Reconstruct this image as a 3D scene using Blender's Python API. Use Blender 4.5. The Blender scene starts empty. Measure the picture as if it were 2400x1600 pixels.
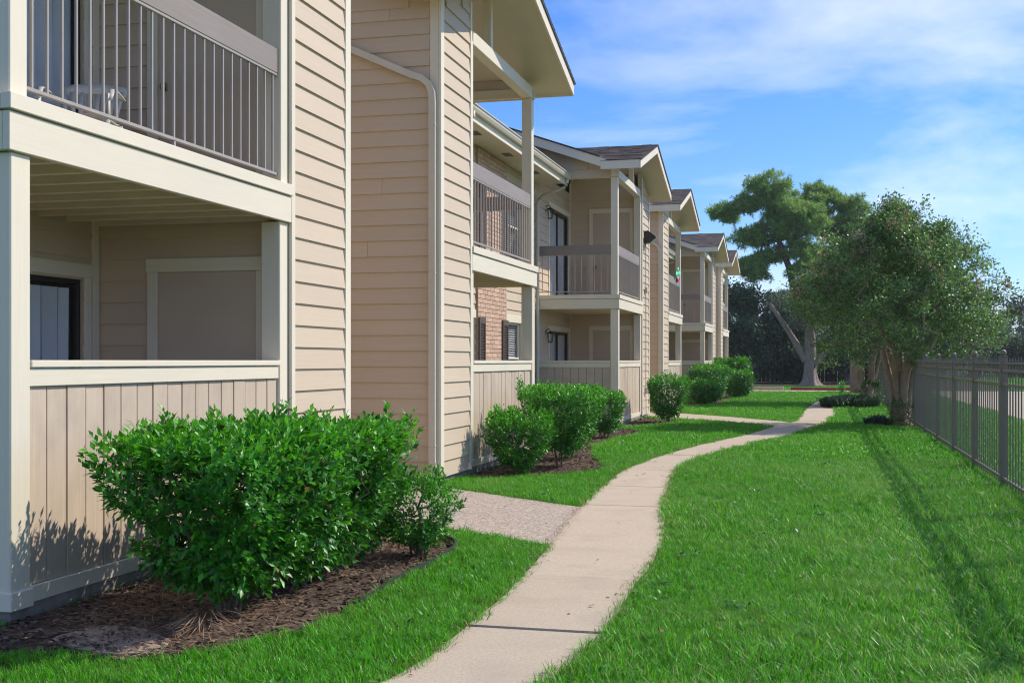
import bpy, bmesh, math, random
import numpy as np
from mathutils import Vector, Matrix, Euler
R = math.radians
random.seed(7); rng = np.random.default_rng(11)
scene = bpy.context.scene
col = scene.collection

# ------------------------------------------------------------------ camera
cd = bpy.data.cameras.new('camera'); cam = bpy.data.objects.new('camera', cd); col.objects.link(cam)
cam.location = (0, 0, 1.6)
YAW = math.atan(720/2800)
cam.rotation_euler = (R(90), 0, YAW)
cd.sensor_width = 36; cd.lens = 2800/2400*36; cd.shift_y = 45/2400
cd.clip_start = 0.1; cd.clip_end = 3000
scene.camera = cam

# ------------------------------------------------------------------ sky, sun, exposure
SUN = Vector((1.0, 0.85, 1.1)).normalized()
world = bpy.data.worlds.new('World'); scene.world = world; world.use_nodes = True
nt = world.node_tree; nt.nodes.clear()
def wn(t): return nt.nodes.new(t)
sky = wn('ShaderNodeTexSky'); sky.sky_type = 'NISHITA'; sky.sun_disc = False
sky.sun_elevation = math.asin(SUN.z); sky.sun_rotation = math.atan2(SUN.x, SUN.y)
sky.air_density = 1.0; sky.dust_density = 0.25; sky.ozone_density = 2.5; sky.altitude = 0
tc = wn('ShaderNodeTexCoord'); sep = wn('ShaderNodeSeparateXYZ'); nt.links.new(tc.outputs['Generated'], sep.inputs[0])
# project the view direction on a flat cloud layer so the cirrus streaks shrink towards the horizon
zc = wn('ShaderNodeMath'); zc.operation = 'ADD'; zc.inputs[1].default_value = 0.28; nt.links.new(sep.outputs['Z'], zc.inputs[0])
dx = wn('ShaderNodeMath'); dx.operation = 'DIVIDE'; nt.links.new(sep.outputs['X'], dx.inputs[0]); nt.links.new(zc.outputs[0], dx.inputs[1])
dy = wn('ShaderNodeMath'); dy.operation = 'DIVIDE'; nt.links.new(sep.outputs['Y'], dy.inputs[0]); nt.links.new(zc.outputs[0], dy.inputs[1])
cmb = wn('ShaderNodeCombineXYZ'); nt.links.new(dx.outputs[0], cmb.inputs[0]); nt.links.new(dy.outputs[0], cmb.inputs[1])
mp = wn('ShaderNodeMapping'); mp.inputs['Rotation'].default_value = (0, 0, R(28)); mp.inputs['Scale'].default_value = (1.0, 1.45, 1); mp.inputs['Location'].default_value = (2.35, 0.9, 0)
nt.links.new(cmb.outputs[0], mp.inputs[0])
n1 = wn('ShaderNodeTexNoise'); n1.inputs['Scale'].default_value = 1.05; n1.inputs['Detail'].default_value = 8; n1.inputs['Roughness'].default_value = 0.6; n1.inputs['Distortion'].default_value = 0.35
nt.links.new(mp.outputs[0], n1.inputs['Vector'])
cr = wn('ShaderNodeValToRGB'); cr.color_ramp.elements[0].position = 0.44; cr.color_ramp.elements[0].color = (0, 0, 0, 1); cr.color_ramp.elements[1].position = 0.80; cr.color_ramp.elements[1].color = (1, 1, 1, 1)
nt.links.new(n1.outputs['Fac'], cr.inputs[0])
cm = wn('ShaderNodeMath'); cm.operation = 'MULTIPLY'; cm.inputs[1].default_value = 0.55; nt.links.new(cr.outputs[0], cm.inputs[0])
hs = wn('ShaderNodeHueSaturation'); hs.inputs['Saturation'].default_value = 1.12; hs.inputs['Value'].default_value = 1.0
tint = wn('ShaderNodeMix'); tint.data_type = 'RGBA'; tint.blend_type = 'MULTIPLY'; tint.inputs['Factor'].default_value = 1.0; nt.links.new(sky.outputs[0], tint.inputs['A']); tint.inputs['B'].default_value = (0.46, 0.555, 0.79, 1)
nt.links.new(tint.outputs['Result'], hs.inputs['Color'])
mx = wn('ShaderNodeMix'); mx.data_type = 'RGBA'; nt.links.new(cm.outputs[0], mx.inputs['Factor']); nt.links.new(hs.outputs[0], mx.inputs['A']); mx.inputs['B'].default_value = (7.6, 7.25, 6.8, 1)
bg = wn('ShaderNodeBackground'); bg.inputs['Strength'].default_value = 0.14; nt.links.new(mx.outputs['Result'], bg.inputs['Color'])
wo = wn('ShaderNodeOutputWorld'); nt.links.new(bg.outputs[0], wo.inputs[0])

sl = bpy.data.lights.new('sun', 'SUN'); sl.energy = 2.98; sl.angle = R(0.53); sl.color = (1.0, 0.93, 0.80)
so = bpy.data.objects.new('sun', sl); col.objects.link(so); so.location = (20, 20, 30)
so.rotation_euler = (-SUN).to_track_quat('-Z', 'Y').to_euler()

scene.view_settings.view_transform = 'Standard'; scene.view_settings.look = 'None'
scene.view_settings.exposure = 0.65; scene.view_settings.gamma = 1.0
scene.render.engine = 'CYCLES'
scene.cycles.use_denoising = True; scene.cycles.filter_width = 1.15
try: scene.cycles.denoiser = 'OPENIMAGEDENOISE'
except Exception: pass
scene.cycles.max_bounces = 9; scene.cycles.diffuse_bounces = 6; scene.cycles.transparent_max_bounces = 12
scene.cycles.sample_clamp_indirect = 6

# ------------------------------------------------------------------ materials
MATS = {}
def mat(name, base, rough=0.6, var=0.12, scale=6.0, stretch=(1, 1, 1), bump=0.0, bdist=0.004, orand=0.0, dirt=0.0, dirtcol=None, spec=0.4, island=0.0, detail=5, metal=0.0, transl=0.0, coat=0.0, dscale=0.8):
    m = bpy.data.materials.new(name); m.use_nodes = True; MATS[name] = m
    t = m.node_tree; N = t.nodes; L = t.links; p = N['Principled BSDF']
    p.inputs['Roughness'].default_value = rough; p.inputs['Specular IOR Level'].default_value = spec; p.inputs['Metallic'].default_value = metal
    if coat: p.inputs['Coat Weight'].default_value = coat; p.inputs['Coat Roughness'].default_value = 0.25
    tcn = N.new('ShaderNodeTexCoord'); oi = N.new('ShaderNodeObjectInfo')
    ad = N.new('ShaderNodeVectorMath'); ad.operation = 'ADD'; L.new(tcn.outputs['Object'], ad.inputs[0])
    sc_ = N.new('ShaderNodeMath'); sc_.operation = 'MULTIPLY'; sc_.inputs[1].default_value = 37.0; L.new(oi.outputs['Random'], sc_.inputs[0]); L.new(sc_.outputs[0], ad.inputs[1])
    mpn = N.new('ShaderNodeMapping'); mpn.inputs['Scale'].default_value = stretch; L.new(ad.outputs[0], mpn.inputs[0])
    nz = N.new('ShaderNodeTexNoise'); nz.inputs['Scale'].default_value = scale; nz.inputs['Detail'].default_value = detail; nz.inputs['Roughness'].default_value = 0.6; L.new(mpn.outputs[0], nz.inputs['Vector'])
    rp = N.new('ShaderNodeValToRGB'); e = rp.color_ramp.elements
    e[0].position = 0.3; e[1].position = 0.72
    e[0].color = tuple(max(0, c*(1-var)) for c in base) + (1,); e[1].color = tuple(min(1, c*(1+var)) for c in base) + (1,)
    L.new(nz.outputs['Fac'], rp.inputs[0]); out = rp.outputs[0]
    def mul(out, fac_out, lo, hi):
        mr = N.new('ShaderNodeMapRange'); mr.inputs['To Min'].default_value = lo; mr.inputs['To Max'].default_value = hi; L.new(fac_out, mr.inputs['Value'])
        mm = N.new('ShaderNodeMix'); mm.data_type = 'RGBA'; mm.blend_type = 'MULTIPLY'; mm.inputs['Factor'].default_value = 1.0
        L.new(out, mm.inputs['A']); L.new(mr.outputs[0], mm.inputs['B']); return mm.outputs['Result']
    if orand: out = mul(out, oi.outputs['Random'], 1-orand, 1+orand)
    if island:
        g = N.new('ShaderNodeNewGeometry'); out = mul(out, g.outputs['Random Per Island'], 1-island, 1+island)
    if dirt:
        g2 = N.new('ShaderNodeNewGeometry'); n2 = N.new('ShaderNodeTexNoise'); n2.inputs['Scale'].default_value = dscale; n2.inputs['Detail'].default_value = 6; L.new(g2.outputs['Position'], n2.inputs['Vector'])
        mr2 = N.new('ShaderNodeMapRange'); mr2.inputs['From Min'].default_value = 0.48; mr2.inputs['From Max'].default_value = 0.75; mr2.inputs['To Max'].default_value = dirt; L.new(n2.outputs['Fac'], mr2.inputs['Value'])
        mm = N.new('ShaderNodeMix'); mm.data_type = 'RGBA'; L.new(mr2.outputs[0], mm.inputs['Factor']); L.new(out, mm.inputs['A'])
        mm.inputs['B'].default_value = (dirtcol or tuple(c*0.5 for c in base)) + (1,); out = mm.outputs['Result']
    L.new(out, p.inputs['Base Color'])
    if bump:
        b = N.new('ShaderNodeBump'); b.inputs['Strength'].default_value = bump; b.inputs['Distance'].default_value = bdist; L.new(nz.outputs['Fac'], b.inputs['Height']); L.new(b.outputs[0], p.inputs['Normal'])
    if transl:
        tr = N.new('ShaderNodeBsdfTranslucent'); ms = N.new('ShaderNodeMixShader'); ms.inputs[0].default_value = transl
        hsn = N.new('ShaderNodeHueSaturation'); hsn.inputs['Value'].default_value = 1.5; hsn.inputs['Hue'].default_value = 0.485; L.new(out, hsn.inputs['Color']); L.new(hsn.outputs[0], tr.inputs['Color'])
        L.new(p.outputs[0], ms.inputs[1]); L.new(tr.outputs[0], ms.inputs[2]); L.new(ms.outputs[0], N['Material Output'].inputs[0])
    return m
def mat3(name, base, **k):   # one wood per grain direction
    for ax, st in (('x', (1.2, 30, 30)), ('y', (30, 1.2, 30)), ('z', (30, 30, 1.2))):
        mat(name+'_'+ax, base, stretch=st, scale=1.6, **k)

SID = (0.615, 0.49, 0.355); TRIM = (0.785, 0.70, 0.545)
mat('siding', SID, rough=0.62, var=0.035, scale=1.4, stretch=(1.0, 30, 26), bump=0.35, bdist=0.0025, orand=0.03, dirt=0.16, dirtcol=(0.45, 0.35, 0.28))
mat('siding_back', SID, rough=0.7, var=0.03)
mat3('trim', TRIM, rough=0.55, var=0.035, bump=0.3, bdist=0.002, orand=0.025, dirt=0.25, dirtcol=(0.62, 0.57, 0.49))
mat3('plank', (0.585, 0.465, 0.35), rough=0.65, var=0.07, bump=0.45, bdist=0.003, orand=0.06, dirt=0.45, dirtcol=(0.38, 0.30, 0.225), dscale=3.0)
mat3('rail', (0.285, 0.23, 0.19), rough=0.5, var=0.08, bump=0.3, bdist=0.002, orand=0.05, dirt=0.3, dirtcol=(0.36, 0.315, 0.28))
mat('rail_metal', (0.38, 0.335, 0.295), rough=0.4, var=0.08, orand=0.05)
mat('soffit', (0.68, 0.59, 0.46), rough=0.7, var=0.03, scale=2, dirt=0.12)
mat('door_paint', (0.58, 0.46, 0.34), rough=0.45, var=0.03, scale=2, dirt=0.12)
mat('deck_underside', (0.72, 0.61, 0.47), rough=0.7, var=0.06, scale=3)
mat('deck_wood', (0.44, 0.37, 0.30), rough=0.8, var=0.15, scale=4)
mat('foundation', (0.26, 0.24, 0.21), rough=0.9, var=0.25, scale=9, bump=0.4, dirt=0.5, dirtcol=(0.10, 0.09, 0.08))
mat('gutter', (0.66, 0.60, 0.49), rough=0.4, var=0.03, dirt=0.15)
mat('dark_frame', (0.035, 0.028, 0.024), rough=0.4, var=0.1)
mat('dark_interior', (0.05, 0.05, 0.055), rough=0.9, var=0.1)  # near-black, the darkness of the unlit rooms put into the colour
mat('blind', (0.84, 0.84, 0.84), rough=0.6, var=0.03, orand=0.08)
mat('shutter', (0.115, 0.08, 0.068), rough=0.5, var=0.1)
mat('brick', (0.60, 0.395, 0.28), rough=0.85, var=0.14, scale=14, bump=0.3, orand=0.13)
mat('brick_joined', (0.60, 0.395, 0.28), rough=0.85, var=0.14, scale=14, bump=0.3, island=0.13)
mat('pillar_brick', (0.38, 0.225, 0.175), rough=0.85, var=0.14, scale=14, island=0.15)
mat('mortar', (0.42, 0.29, 0.215), rough=0.95, var=0.12, scale=20)
mat('shingle', (0.105, 0.082, 0.072), rough=0.9, var=0.35, scale=30, bump=0.4, island=0.42)
mat('shingle_slab', (0.095, 0.075, 0.066), rough=0.9, var=0.3, scale=20, bump=0.4)
mat('black_metal', (0.012, 0.012, 0.013), rough=0.35, var=0.1)
mat('bronze', (0.03, 0.024, 0.022), rough=0.4, var=0.1)
mat('brass', (0.45, 0.33, 0.15), rough=0.25, var=0.1, metal=0.9)
mat('plastic', (0.62, 0.60, 0.56), rough=0.4, var=0.03)
mat('fence_metal', (0.20, 0.17, 0.14), rough=0.5, var=0.08, orand=0.03, spec=0.45)
mat('concrete', (0.54, 0.44, 0.325), rough=0.9, var=0.17, scale=55, bump=0.35, bdist=0.003, orand=0.03, dirt=0.55, dirtcol=(0.41, 0.33, 0.25), detail=9, dscale=2.3)
mat('joint', (0.07, 0.055, 0.045), rough=0.95, var=0.3, scale=20)
mat('kerb_red', (0.30, 0.03, 0.035), rough=0.7, var=0.25, scale=8)
mat('bare_soil', (0.40, 0.31, 0.24), rough=1.0, var=0.25, scale=22, bump=0.5, bdist=0.01, dirt=0.5, dirtcol=(0.17, 0.12, 0.09), dscale=4)
mat('mulch_ground', (0.085, 0.054, 0.035), rough=1.0, var=0.5, scale=40, bump=0.8, bdist=0.015, dirt=0.6, dirtcol=(0.19, 0.125, 0.085), dscale=5)
mat('chip', (0.13, 0.085, 0.058), rough=0.95, var=0.2, island=0.65)
mat('needle_litter', (0.34, 0.215, 0.13), rough=0.85, var=0.15, island=0.5)
mat('edging', (0.035, 0.04, 0.035), rough=0.6, var=0.2)
mat('wood_dark', (0.055, 0.045, 0.04), rough=0.85, var=0.3, scale=6, orand=0.3)
mat('bark_grey', (0.32, 0.26, 0.215), rough=0.95, var=0.4, scale=5, stretch=(5, 5, 0.8), bump=0.9, bdist=0.05)
mat('bark_pine', (0.15, 0.105, 0.085), rough=0.95, var=0.4, scale=5, bump=0.8, bdist=0.03)
mat('bark_crape', (0.33, 0.245, 0.17), rough=0.75, var=0.22, scale=4, stretch=(3, 3, 0.6), bump=0.4, bdist=0.02, dirt=0.75, dirtcol=(0.15, 0.085, 0.055), dscale=3.2)
mat('twig', (0.19, 0.145, 0.10), rough=0.9, var=0.3, scale=12)
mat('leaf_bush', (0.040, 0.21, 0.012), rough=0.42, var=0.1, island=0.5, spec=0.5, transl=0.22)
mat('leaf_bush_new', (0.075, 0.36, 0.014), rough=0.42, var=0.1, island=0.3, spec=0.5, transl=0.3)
mat('leaf_far_bush', (0.038, 0.185, 0.016), rough=0.42, var=0.1, island=0.55, spec=0.45, transl=0.22)
mat('leaf_crape', (0.115, 0.23, 0.058), rough=0.34, var=0.15, island=0.55, spec=0.55, transl=0.38)
mat('flower_crape', (0.62, 0.42, 0.42), rough=0.7, var=0.2, island=0.3, transl=0.3)
mat('seed_crape', (0.42, 0.28, 0.15), rough=0.7, var=0.3, island=0.4, transl=0.3)
mat('needle_pine', (0.20, 0.35, 0.075), rough=0.5, var=0.2, island=0.5, transl=0.4)
mat('leaf_dark', (0.095, 0.165, 0.075), rough=0.45, var=0.2, island=0.55, transl=0.42)
mat('leaf_grey', (0.13, 0.175, 0.10), rough=0.5, var=0.2, island=0.5, transl=0.25)
mat('leaf_oak', (0.065, 0.105, 0.04), rough=0.45, var=0.2, island=0.5, transl=0.25)
mat('leaf_liriope', (0.032, 0.085, 0.022), rough=0.35, var=0.15, island=0.4, transl=0.15)
mat('leaf_weed', (0.07, 0.16, 0.04), rough=0.45, var=0.15, island=0.4, transl=0.3)
mat('grass_blade', (0.092, 0.40, 0.012), rough=0.42, var=0.12, island=0.65, spec=0.3, transl=0.3, dirt=0.75, dirtcol=(0.17, 0.40, 0.045), dscale=0.9)
mat('grass_blade_dry', (0.30, 0.36, 0.12), rough=0.5, var=0.12, island=0.4, transl=0.3)
mat('soil_lawn', (0.028, 0.10, 0.010), rough=1.0, var=0.5, scale=9, dirt=0.4, dirtcol=(0.06, 0.06, 0.02), dscale=2)
mat('leaf_brown', (0.22, 0.10, 0.045), rough=0.7, var=0.2, island=0.5)
mat('toy_green', (0.05, 0.62, 0.32), rough=0.4, var=0.05)
mat('toy_pink', (0.75, 0.05, 0.20), rough=0.4, var=0.05)

def agg():   # exposed aggregate slab: pale and dark pebbles in grey-tan paste
    m = bpy.data.materials.new('aggregate'); m.use_nodes = True; MATS['aggregate'] = m
    t = m.node_tree; N = t.nodes; L = t.links; p = N['Principled BSDF']; p.inputs['Roughness'].default_value = 0.85
    tcn = N.new('ShaderNodeTexCoord'); v = N.new('ShaderNodeTexVoronoi'); v.inputs['Scale'].default_value = 62; L.new(tcn.outputs['Object'], v.inputs['Vector'])
    rp = N.new('ShaderNodeValToRGB'); e = rp.color_ramp.elements
    e[0].position = 0.0; e[0].color = (0.26, 0.20, 0.15, 1); e[1].position = 1.0; e[1].color = (0.62, 0.525, 0.425, 1)
    k = rp.color_ramp.elements.new(0.5); k.color = (0.43, 0.345, 0.275, 1)
    sp = N.new('ShaderNodeSeparateColor'); L.new(v.outputs['Color'], sp.inputs[0]); L.new(sp.outputs[0], rp.inputs[0]); L.new(rp.outputs[0], p.inputs['Base Color'])
    b = N.new('ShaderNodeBump'); b.inputs['Strength'].default_value = 0.7; b.inputs['Distance'].default_value = 0.006; b.invert = True; L.new(v.outputs['Distance'], b.inputs['Height']); L.new(b.outputs[0], p.inputs['Normal'])
agg()
def glass():
    m = bpy.data.materials.new('glass_pane'); m.use_nodes = True; MATS['glass_pane'] = m
    t = m.node_tree; N = t.nodes; L = t.links; N.remove(N['Principled BSDF'])
    tr = N.new('ShaderNodeBsdfTransparent'); tr.inputs[0].default_value = (0.93, 0.95, 0.96, 1); gl = N.new('ShaderNodeBsdfGlossy'); gl.inputs['Roughness'].default_value = 0.02
    lw = N.new('ShaderNodeLayerWeight'); lw.inputs['Blend'].default_value = 0.5
    pw = N.new('ShaderNodeMath'); pw.operation = 'POWER'; pw.inputs[1].default_value = 4.5; L.new(lw.outputs['Facing'], pw.inputs[0])
    fr = N.new('ShaderNodeMath'); fr.operation = 'MULTIPLY_ADD'; fr.inputs[1].default_value = 0.5; fr.inputs[2].default_value = 0.035; L.new(pw.outputs[0], fr.inputs[0])
    ms = N.new('ShaderNodeMixShader'); L.new(fr.outputs[0], ms.inputs[0]); L.new(tr.outputs[0], ms.inputs[1]); L.new(gl.outputs[0], ms.inputs[2]); L.new(ms.outputs[0], N['Material Output'].inputs[0])
glass()

# ------------------------------------------------------------------ object helpers
WL = {}
def link(o, parent, loc):
    col.objects.link(o); loc = Vector(loc)
    if parent is not None:
        o.parent = parent; o.location = loc - WL[parent.name]
    else: o.location = loc
    WL[o.name] = loc.copy(); return o
def tag(o, label, cat, group=None):
    o['label'] = label; o['category'] = cat
    if group: o['group'] = group
    return o
def thing(name, label, cat, loc, group=None):
    o = bpy.data.objects.new(name, None); o.empty_display_size = 0.2
    link(o, None, loc); return tag(o, label, cat, group)
def obj(name, mesh, parent=None, loc=(0, 0, 0), rotz=0.0, rot=None, kind=None):
    o = bpy.data.objects.new(name, mesh); link(o, parent, loc)
    if rotz: o.rotation_euler = (0, 0, rotz)
    if rot is not None: o.rotation_euler = rot
    if kind: o['kind'] = kind
    return o
def pymesh(name, v, f, m, smooth=False):
    me = bpy.data.meshes.new(name); me.from_pydata([tuple(p) for p in v], [], f); me.materials.append(MATS[m])
    if smooth: me.polygons.foreach_set('use_smooth', [True]*len(me.polygons))
    me.update(); return me
BOX = {}
AXM = ('trim', 'plank', 'rail')
def boxmesh(sx, sy, sz, m, bev):
    if m in AXM: m = m + '_' + 'xyz'[int(np.argmax((sx, sy, sz)))]
    k = (round(sx, 3), round(sy, 3), round(sz, 3), m, bev)
    if k in BOX: return BOX[k]
    bm = bmesh.new(); bmesh.ops.create_cube(bm, size=1.0)
    for v in bm.verts: v.co = (v.co.x*sx, v.co.y*sy, v.co.z*sz)
    if bev: bmesh.ops.bevel(bm, geom=list(bm.edges), offset=min(bev, 0.3*min(sx, sy, sz)), segments=1, affect='EDGES')
    me = bpy.data.meshes.new('box'); bm.to_mesh(me); bm.free(); me.materials.append(MATS[m]); BOX[k] = me; return me
def bx(name, parent, x0, x1, y0, y1, z0, z1, m, bev=0.004, kind=None):
    x0, x1 = sorted((x0, x1)); y0, y1 = sorted((y0, y1)); z0, z1 = sorted((z0, z1))
    return obj(name, boxmesh(x1-x0, y1-y0, z1-z0, m, bev), parent, ((x0+x1)/2, (y0+y1)/2, (z0+z1)/2), kind=kind)
class MB:
    def __init__(s): s.v = []; s.f = []
    def box(s, x0, x1, y0, y1, z0, z1):
        i = len(s.v)
        s.v += [(x0,y0,z0),(x1,y0,z0),(x1,y1,z0),(x0,y1,z0),(x0,y0,z1),(x1,y0,z1),(x1,y1,z1),(x0,y1,z1)]
        s.f += [(i,i+3,i+2,i+1),(i+4,i+5,i+6,i+7),(i,i+1,i+5,i+4),(i+1,i+2,i+6,i+5),(i+2,i+3,i+7,i+6),(i+3,i,i+4,i+7)]
    def prism(s, poly, axis, a0, a1):   # poly in the two other axes, extruded along axis
        i = len(s.v); n = len(poly)
        for a in (a0, a1):
            for p in poly:
                q = list(p); q.insert(axis, a); s.v.append(tuple(q))
        s.f += [tuple(range(i+n-1, i-1, -1)), tuple(range(i+n, i+2*n))] + [(i+k, i+(k+1) % n, i+n+(k+1) % n, i+n+k) for k in range(n)]
    def tube(s, pts, rad, n=6, cap=True):
        i0 = len(s.v); pts = [Vector(p) for p in pts]
        rad = rad if hasattr(rad, '__len__') else [rad]*len(pts)
        for k, p in enumerate(pts):
            d = (pts[min(k+1, len(pts)-1)] - pts[max(k-1, 0)]).normalized()
            a = d.cross(Vector((0.31, 0.2, 0.93)) if abs(d.z) < 0.8 else Vector((1, 0.1, 0))).normalized(); b = d.cross(a)
            for j in range(n):
                t = 2*math.pi*j/n; s.v.append(tuple(p + (a*math.cos(t) + b*math.sin(t))*rad[k]))
        for k in range(len(pts)-1):
            for j in range(n):
                s.f.append((i0+k*n+j, i0+k*n+(j+1) % n, i0+(k+1)*n+(j+1) % n, i0+(k+1)*n+j))
        if cap: s.f += [tuple(range(i0+n-1, i0-1, -1)), tuple(range(i0+(len(pts)-1)*n, i0+len(pts)*n))]
    def mesh(s, name, m, smooth=False):
        me = pymesh(name, s.v, s.f, m, smooth)
        bm = bmesh.new(); bm.from_mesh(me); bmesh.ops.recalc_face_normals(bm, faces=bm.faces); bm.to_mesh(me); bm.free(); return me
    def obj(s, name, m, parent, loc=None, smooth=False, kind=None):
        loc = Vector(loc if loc is not None else (WL[parent.name] if parent is not None else (0, 0, 0)))
        s.v = [(p[0]-loc.x, p[1]-loc.y, p[2]-loc.z) for p in s.v]
        return obj(name, s.mesh(name, m, smooth), parent, loc, kind=kind)
def fastmesh(name, V, F, m, smooth=False):
    V = np.asarray(V, np.float32); F = np.asarray(F, np.int32); k = F.shape[1]
    me = bpy.data.meshes.new(name); me.vertices.add(len(V)); me.vertices.foreach_set('co', V.ravel())
    me.loops.add(F.size); me.loops.foreach_set('vertex_index', F.ravel())
    me.polygons.add(len(F)); me.polygons.foreach_set('loop_start', np.arange(0, F.size, k, dtype=np.int32))
    try: me.polygons.foreach_set('loop_total', np.full(len(F), k, np.int32))
    except Exception: pass
    me.materials.append(MATS[m]); me.update(calc_edges=True)
    if smooth: me.polygons.foreach_set('use_smooth', np.ones(len(F), bool))
    return me

# ------------------------------------------------------------------ ground, path, pads, beds
FAC = -4.72                                     # plane of the patio fronts
g = bpy.data.meshes.new('ground'); bm = bmesh.new(); bmesh.ops.create_grid(bm, x_segments=2, y_segments=2, size=1500); bm.to_mesh(g); bm.free(); g.materials.append(MATS['soil_lawn'])
obj('ground', g, None, (0, 0, 0), kind='structure')

c_, s_ = math.cos(YAW), math.sin(YAW)
def gp(x, y):   # survey helper: point of the ground plane measured from the photograph
    u = 2800*1.6/(y-845); r = (x-1200)*u/2800
    return Vector((r*c_-u*s_, r*s_+u*c_, 0))
PL = [gp(*p) for p in ((943,1597),(1106,1466),(1182,1405),(1285,1290),(1358,1196),(1402,1152),(1464,1103),(1545,1072),(1650,1043),(1755,1020),(1817,1001),(1866,989),(1893,956),(1910,944),(1948,937.4),(1954,929))]
PR = [gp(*p) for p in ((1298,1597),(1384,1538),(1431,1468),(1478,1388),(1530,1319),(1553,1272),(1560,1190),(1566,1130),(1590,1100),(1682,1059),(1765,1040),(1847,1022),(1930,997),(1957,974),(1955,949),(1978,935),(1999,929))]
PL.insert(0, Vector((-2.9, 3.6, 0))); PR.insert(0, Vector((-2.0, 3.6, 0)))
def resample(P, n):
    d = [0]
    for a, b in zip(P, P[1:]): d.append(d[-1] + (b-a).length)
    out = []
    for k in range(n+1):
        t = d[-1]*k/n; i = min(max(j for j in range(len(d)) if d[j] <= t+1e-9), len(P)-2)
        f = (t-d[i])/max(1e-9, d[i+1]-d[i]); out.append(P[i].lerp(P[i+1], f))
    return out
def smooth(P, it=2):
    for _ in range(it):
        P = [P[0]] + [P[i]*0.5 + (P[i-1]+P[i+1])*0.25 for i in range(1, len(P)-1)] + [P[-1]]
    return P
NP = 120
# pair both edges by distance ahead along the walk
def by_y(P):
    P = smooth(resample(P, 260), 3); ys = np.maximum.accumulate(np.array([p.y for p in P])); ys = ys + np.arange(len(ys))*1e-5; xs = np.array([p.x for p in P]); return ys, xs
ly, lx = by_y(PL); ry, rx = by_y(PR)
YS = np.concatenate([np.linspace(3.7, 16, 80), np.linspace(16.2, 36, 70), np.linspace(36.4, 53, 40)])
LX = np.interp(YS, ly, lx); RX = np.interp(YS, ry, rx)
def path_x(y): return np.interp(y, YS, LX), np.interp(y, YS, RX)
pathroot = obj('path', pymesh('path', [(LX[i]-0.015, YS[i], 0.006) for i in range(len(YS))] + [(RX[i]+0.015, YS[i], 0.006) for i in range(len(YS))], [(i, i+len(YS), i+1+len(YS), i+1) for i in range(len(YS)-1)], 'joint'), None, (0, 0, 0), kind='structure')
JO = [3.7, 6.83, 8.55, 10.9, 12.9, 14.9, 17.2, 20.0, 23.0, 26.0, 29.0, 32.2, 35.2, 38.4, 42, 46, 50, 53]
for a, b in zip(JO, JO[1:]):
    gap = 0.022 if a == 6.83 else 0.006
    gapb = 0.022 if b == 6.83 else 0.006
    ys = np.linspace(a+gap, b-gapb, 14); l, r = path_x(ys); n = len(ys)
    jl = rng.normal(0, 0.006, n); jr = rng.normal(0, 0.006, n)
    tl = 0.026 + rng.normal(0, 0.002)
    V = [(l[i]+jl[i], ys[i], 0.0) for i in range(n)] + [(r[i]+jr[i], ys[i], 0.0) for i in range(n)]
    V += [(v[0], v[1], tl) for v in V]
    F = []
    for i in range(n-1): F.append((2*n+i, 3*n+i, 3*n+i+1, 2*n+i+1)); F.append((i, 2*n+i, 2*n+i+1, i+1)); F.append((n+i+1, 3*n+i+1, 3*n+i, n+i))
    F.append((0, n, 3*n, 2*n)); F.append((n-1, 2*n-1+0, 4*n-1, 3*n-1))
    cx, cy = float(np.mean(l+r)/2), float(np.mean(ys))
    o = obj('path_slab', pymesh('path_slab', [(v[0]-cx, v[1]-cy, v[2]) for v in V], F, 'concrete'), pathroot, (cx, cy, 0))

def flat(name, poly, z0, z1, m, parent=None, kind='structure'):
    b = MB(); b.prism([(p[0], p[1]) for p in poly], 2, z0, z1); return b.obj(name, m, parent, (poly[0][0], poly[0][1], 0), kind=kind)
PAD = [(-2.05, 9.9), (-2.12, 12.45), (-2.55, 12.75), (-4.73, 14.42), (-7.5, 14.55), (-7.5, 11.56), (-4.74, 11.56), (-3.5, 10.85)]
flat('entry_pavement', PAD, 0.0, 0.018, 'aggregate')
STUB = [(-0.62, 30.35), (-0.55, 31.9), (-1.6, 33.2), (-4.0, 34.6), (-7.5, 36.9), (-7.5, 34.2), (-4.6, 34.1), (-3.2, 33.2), (-1.9, 31.9)]
gs = [gp(*p) for p in ((1817,1001.5), (1852,990.5), (1700,977), (1574,968), (1540,975), (1604,984), (1720,993))]
STUB = [(p.x, p.y) for p in gs]
STUB = STUB[:4] + [(-5.2, 36.6), (-7.5, 36.9), (-7.5, 34.0), (-4.75, 34.0)] + STUB[5:]
flat('branch_pavement', STUB, 0.0, 0.021, 'concrete')
PAD3 = [(-4.5, 56.6), (-4.5, 59.4), (-7.5, 59.5), (-7.5, 56.6)]
flat('far_entry_pavement', PAD3, 0.0, 0.024, 'concrete')
BED1 = [(-4.74, 5.2), (-4.2, 5.62)] + [tuple(gp(*p).xy) for p in ((150,1528),(270,1549),(374,1549),(514,1528),(702,1486),(842,1426),(935,1365),(1029,1318),(1068,1290),(1066,1276),(1006,1262))] + [(-4.0, 10.35), (-4.74, 10.6)]
flat('planting_bed', BED1, 0.0, 0.012, 'mulch_ground')
BARE = [tuple(gp(*p).xy) for p in ((120,1500),(230,1470),(330,1475),(400,1505),(380,1535),(250,1538),(150,1520))]
flat('bare_soil_patch', BARE, 0.0, 0.017, 'bare_soil')
BED2 = [(-4.74, 15.7), (-4.45, 15.5), (-3.95, 15.9), (-3.45, 16.4), (-3.15, 16.9), (-3.0, 17.4), (-3.25, 18.2), (-3.6, 19.4), (-4.1, 22), (-4.0, 24.2), (-3.7, 26.0), (-4.1, 27.4), (-4.74, 27.6)]
flat('second_planting_bed', BED2, 0.0, 0.012, 'mulch_ground')
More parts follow.
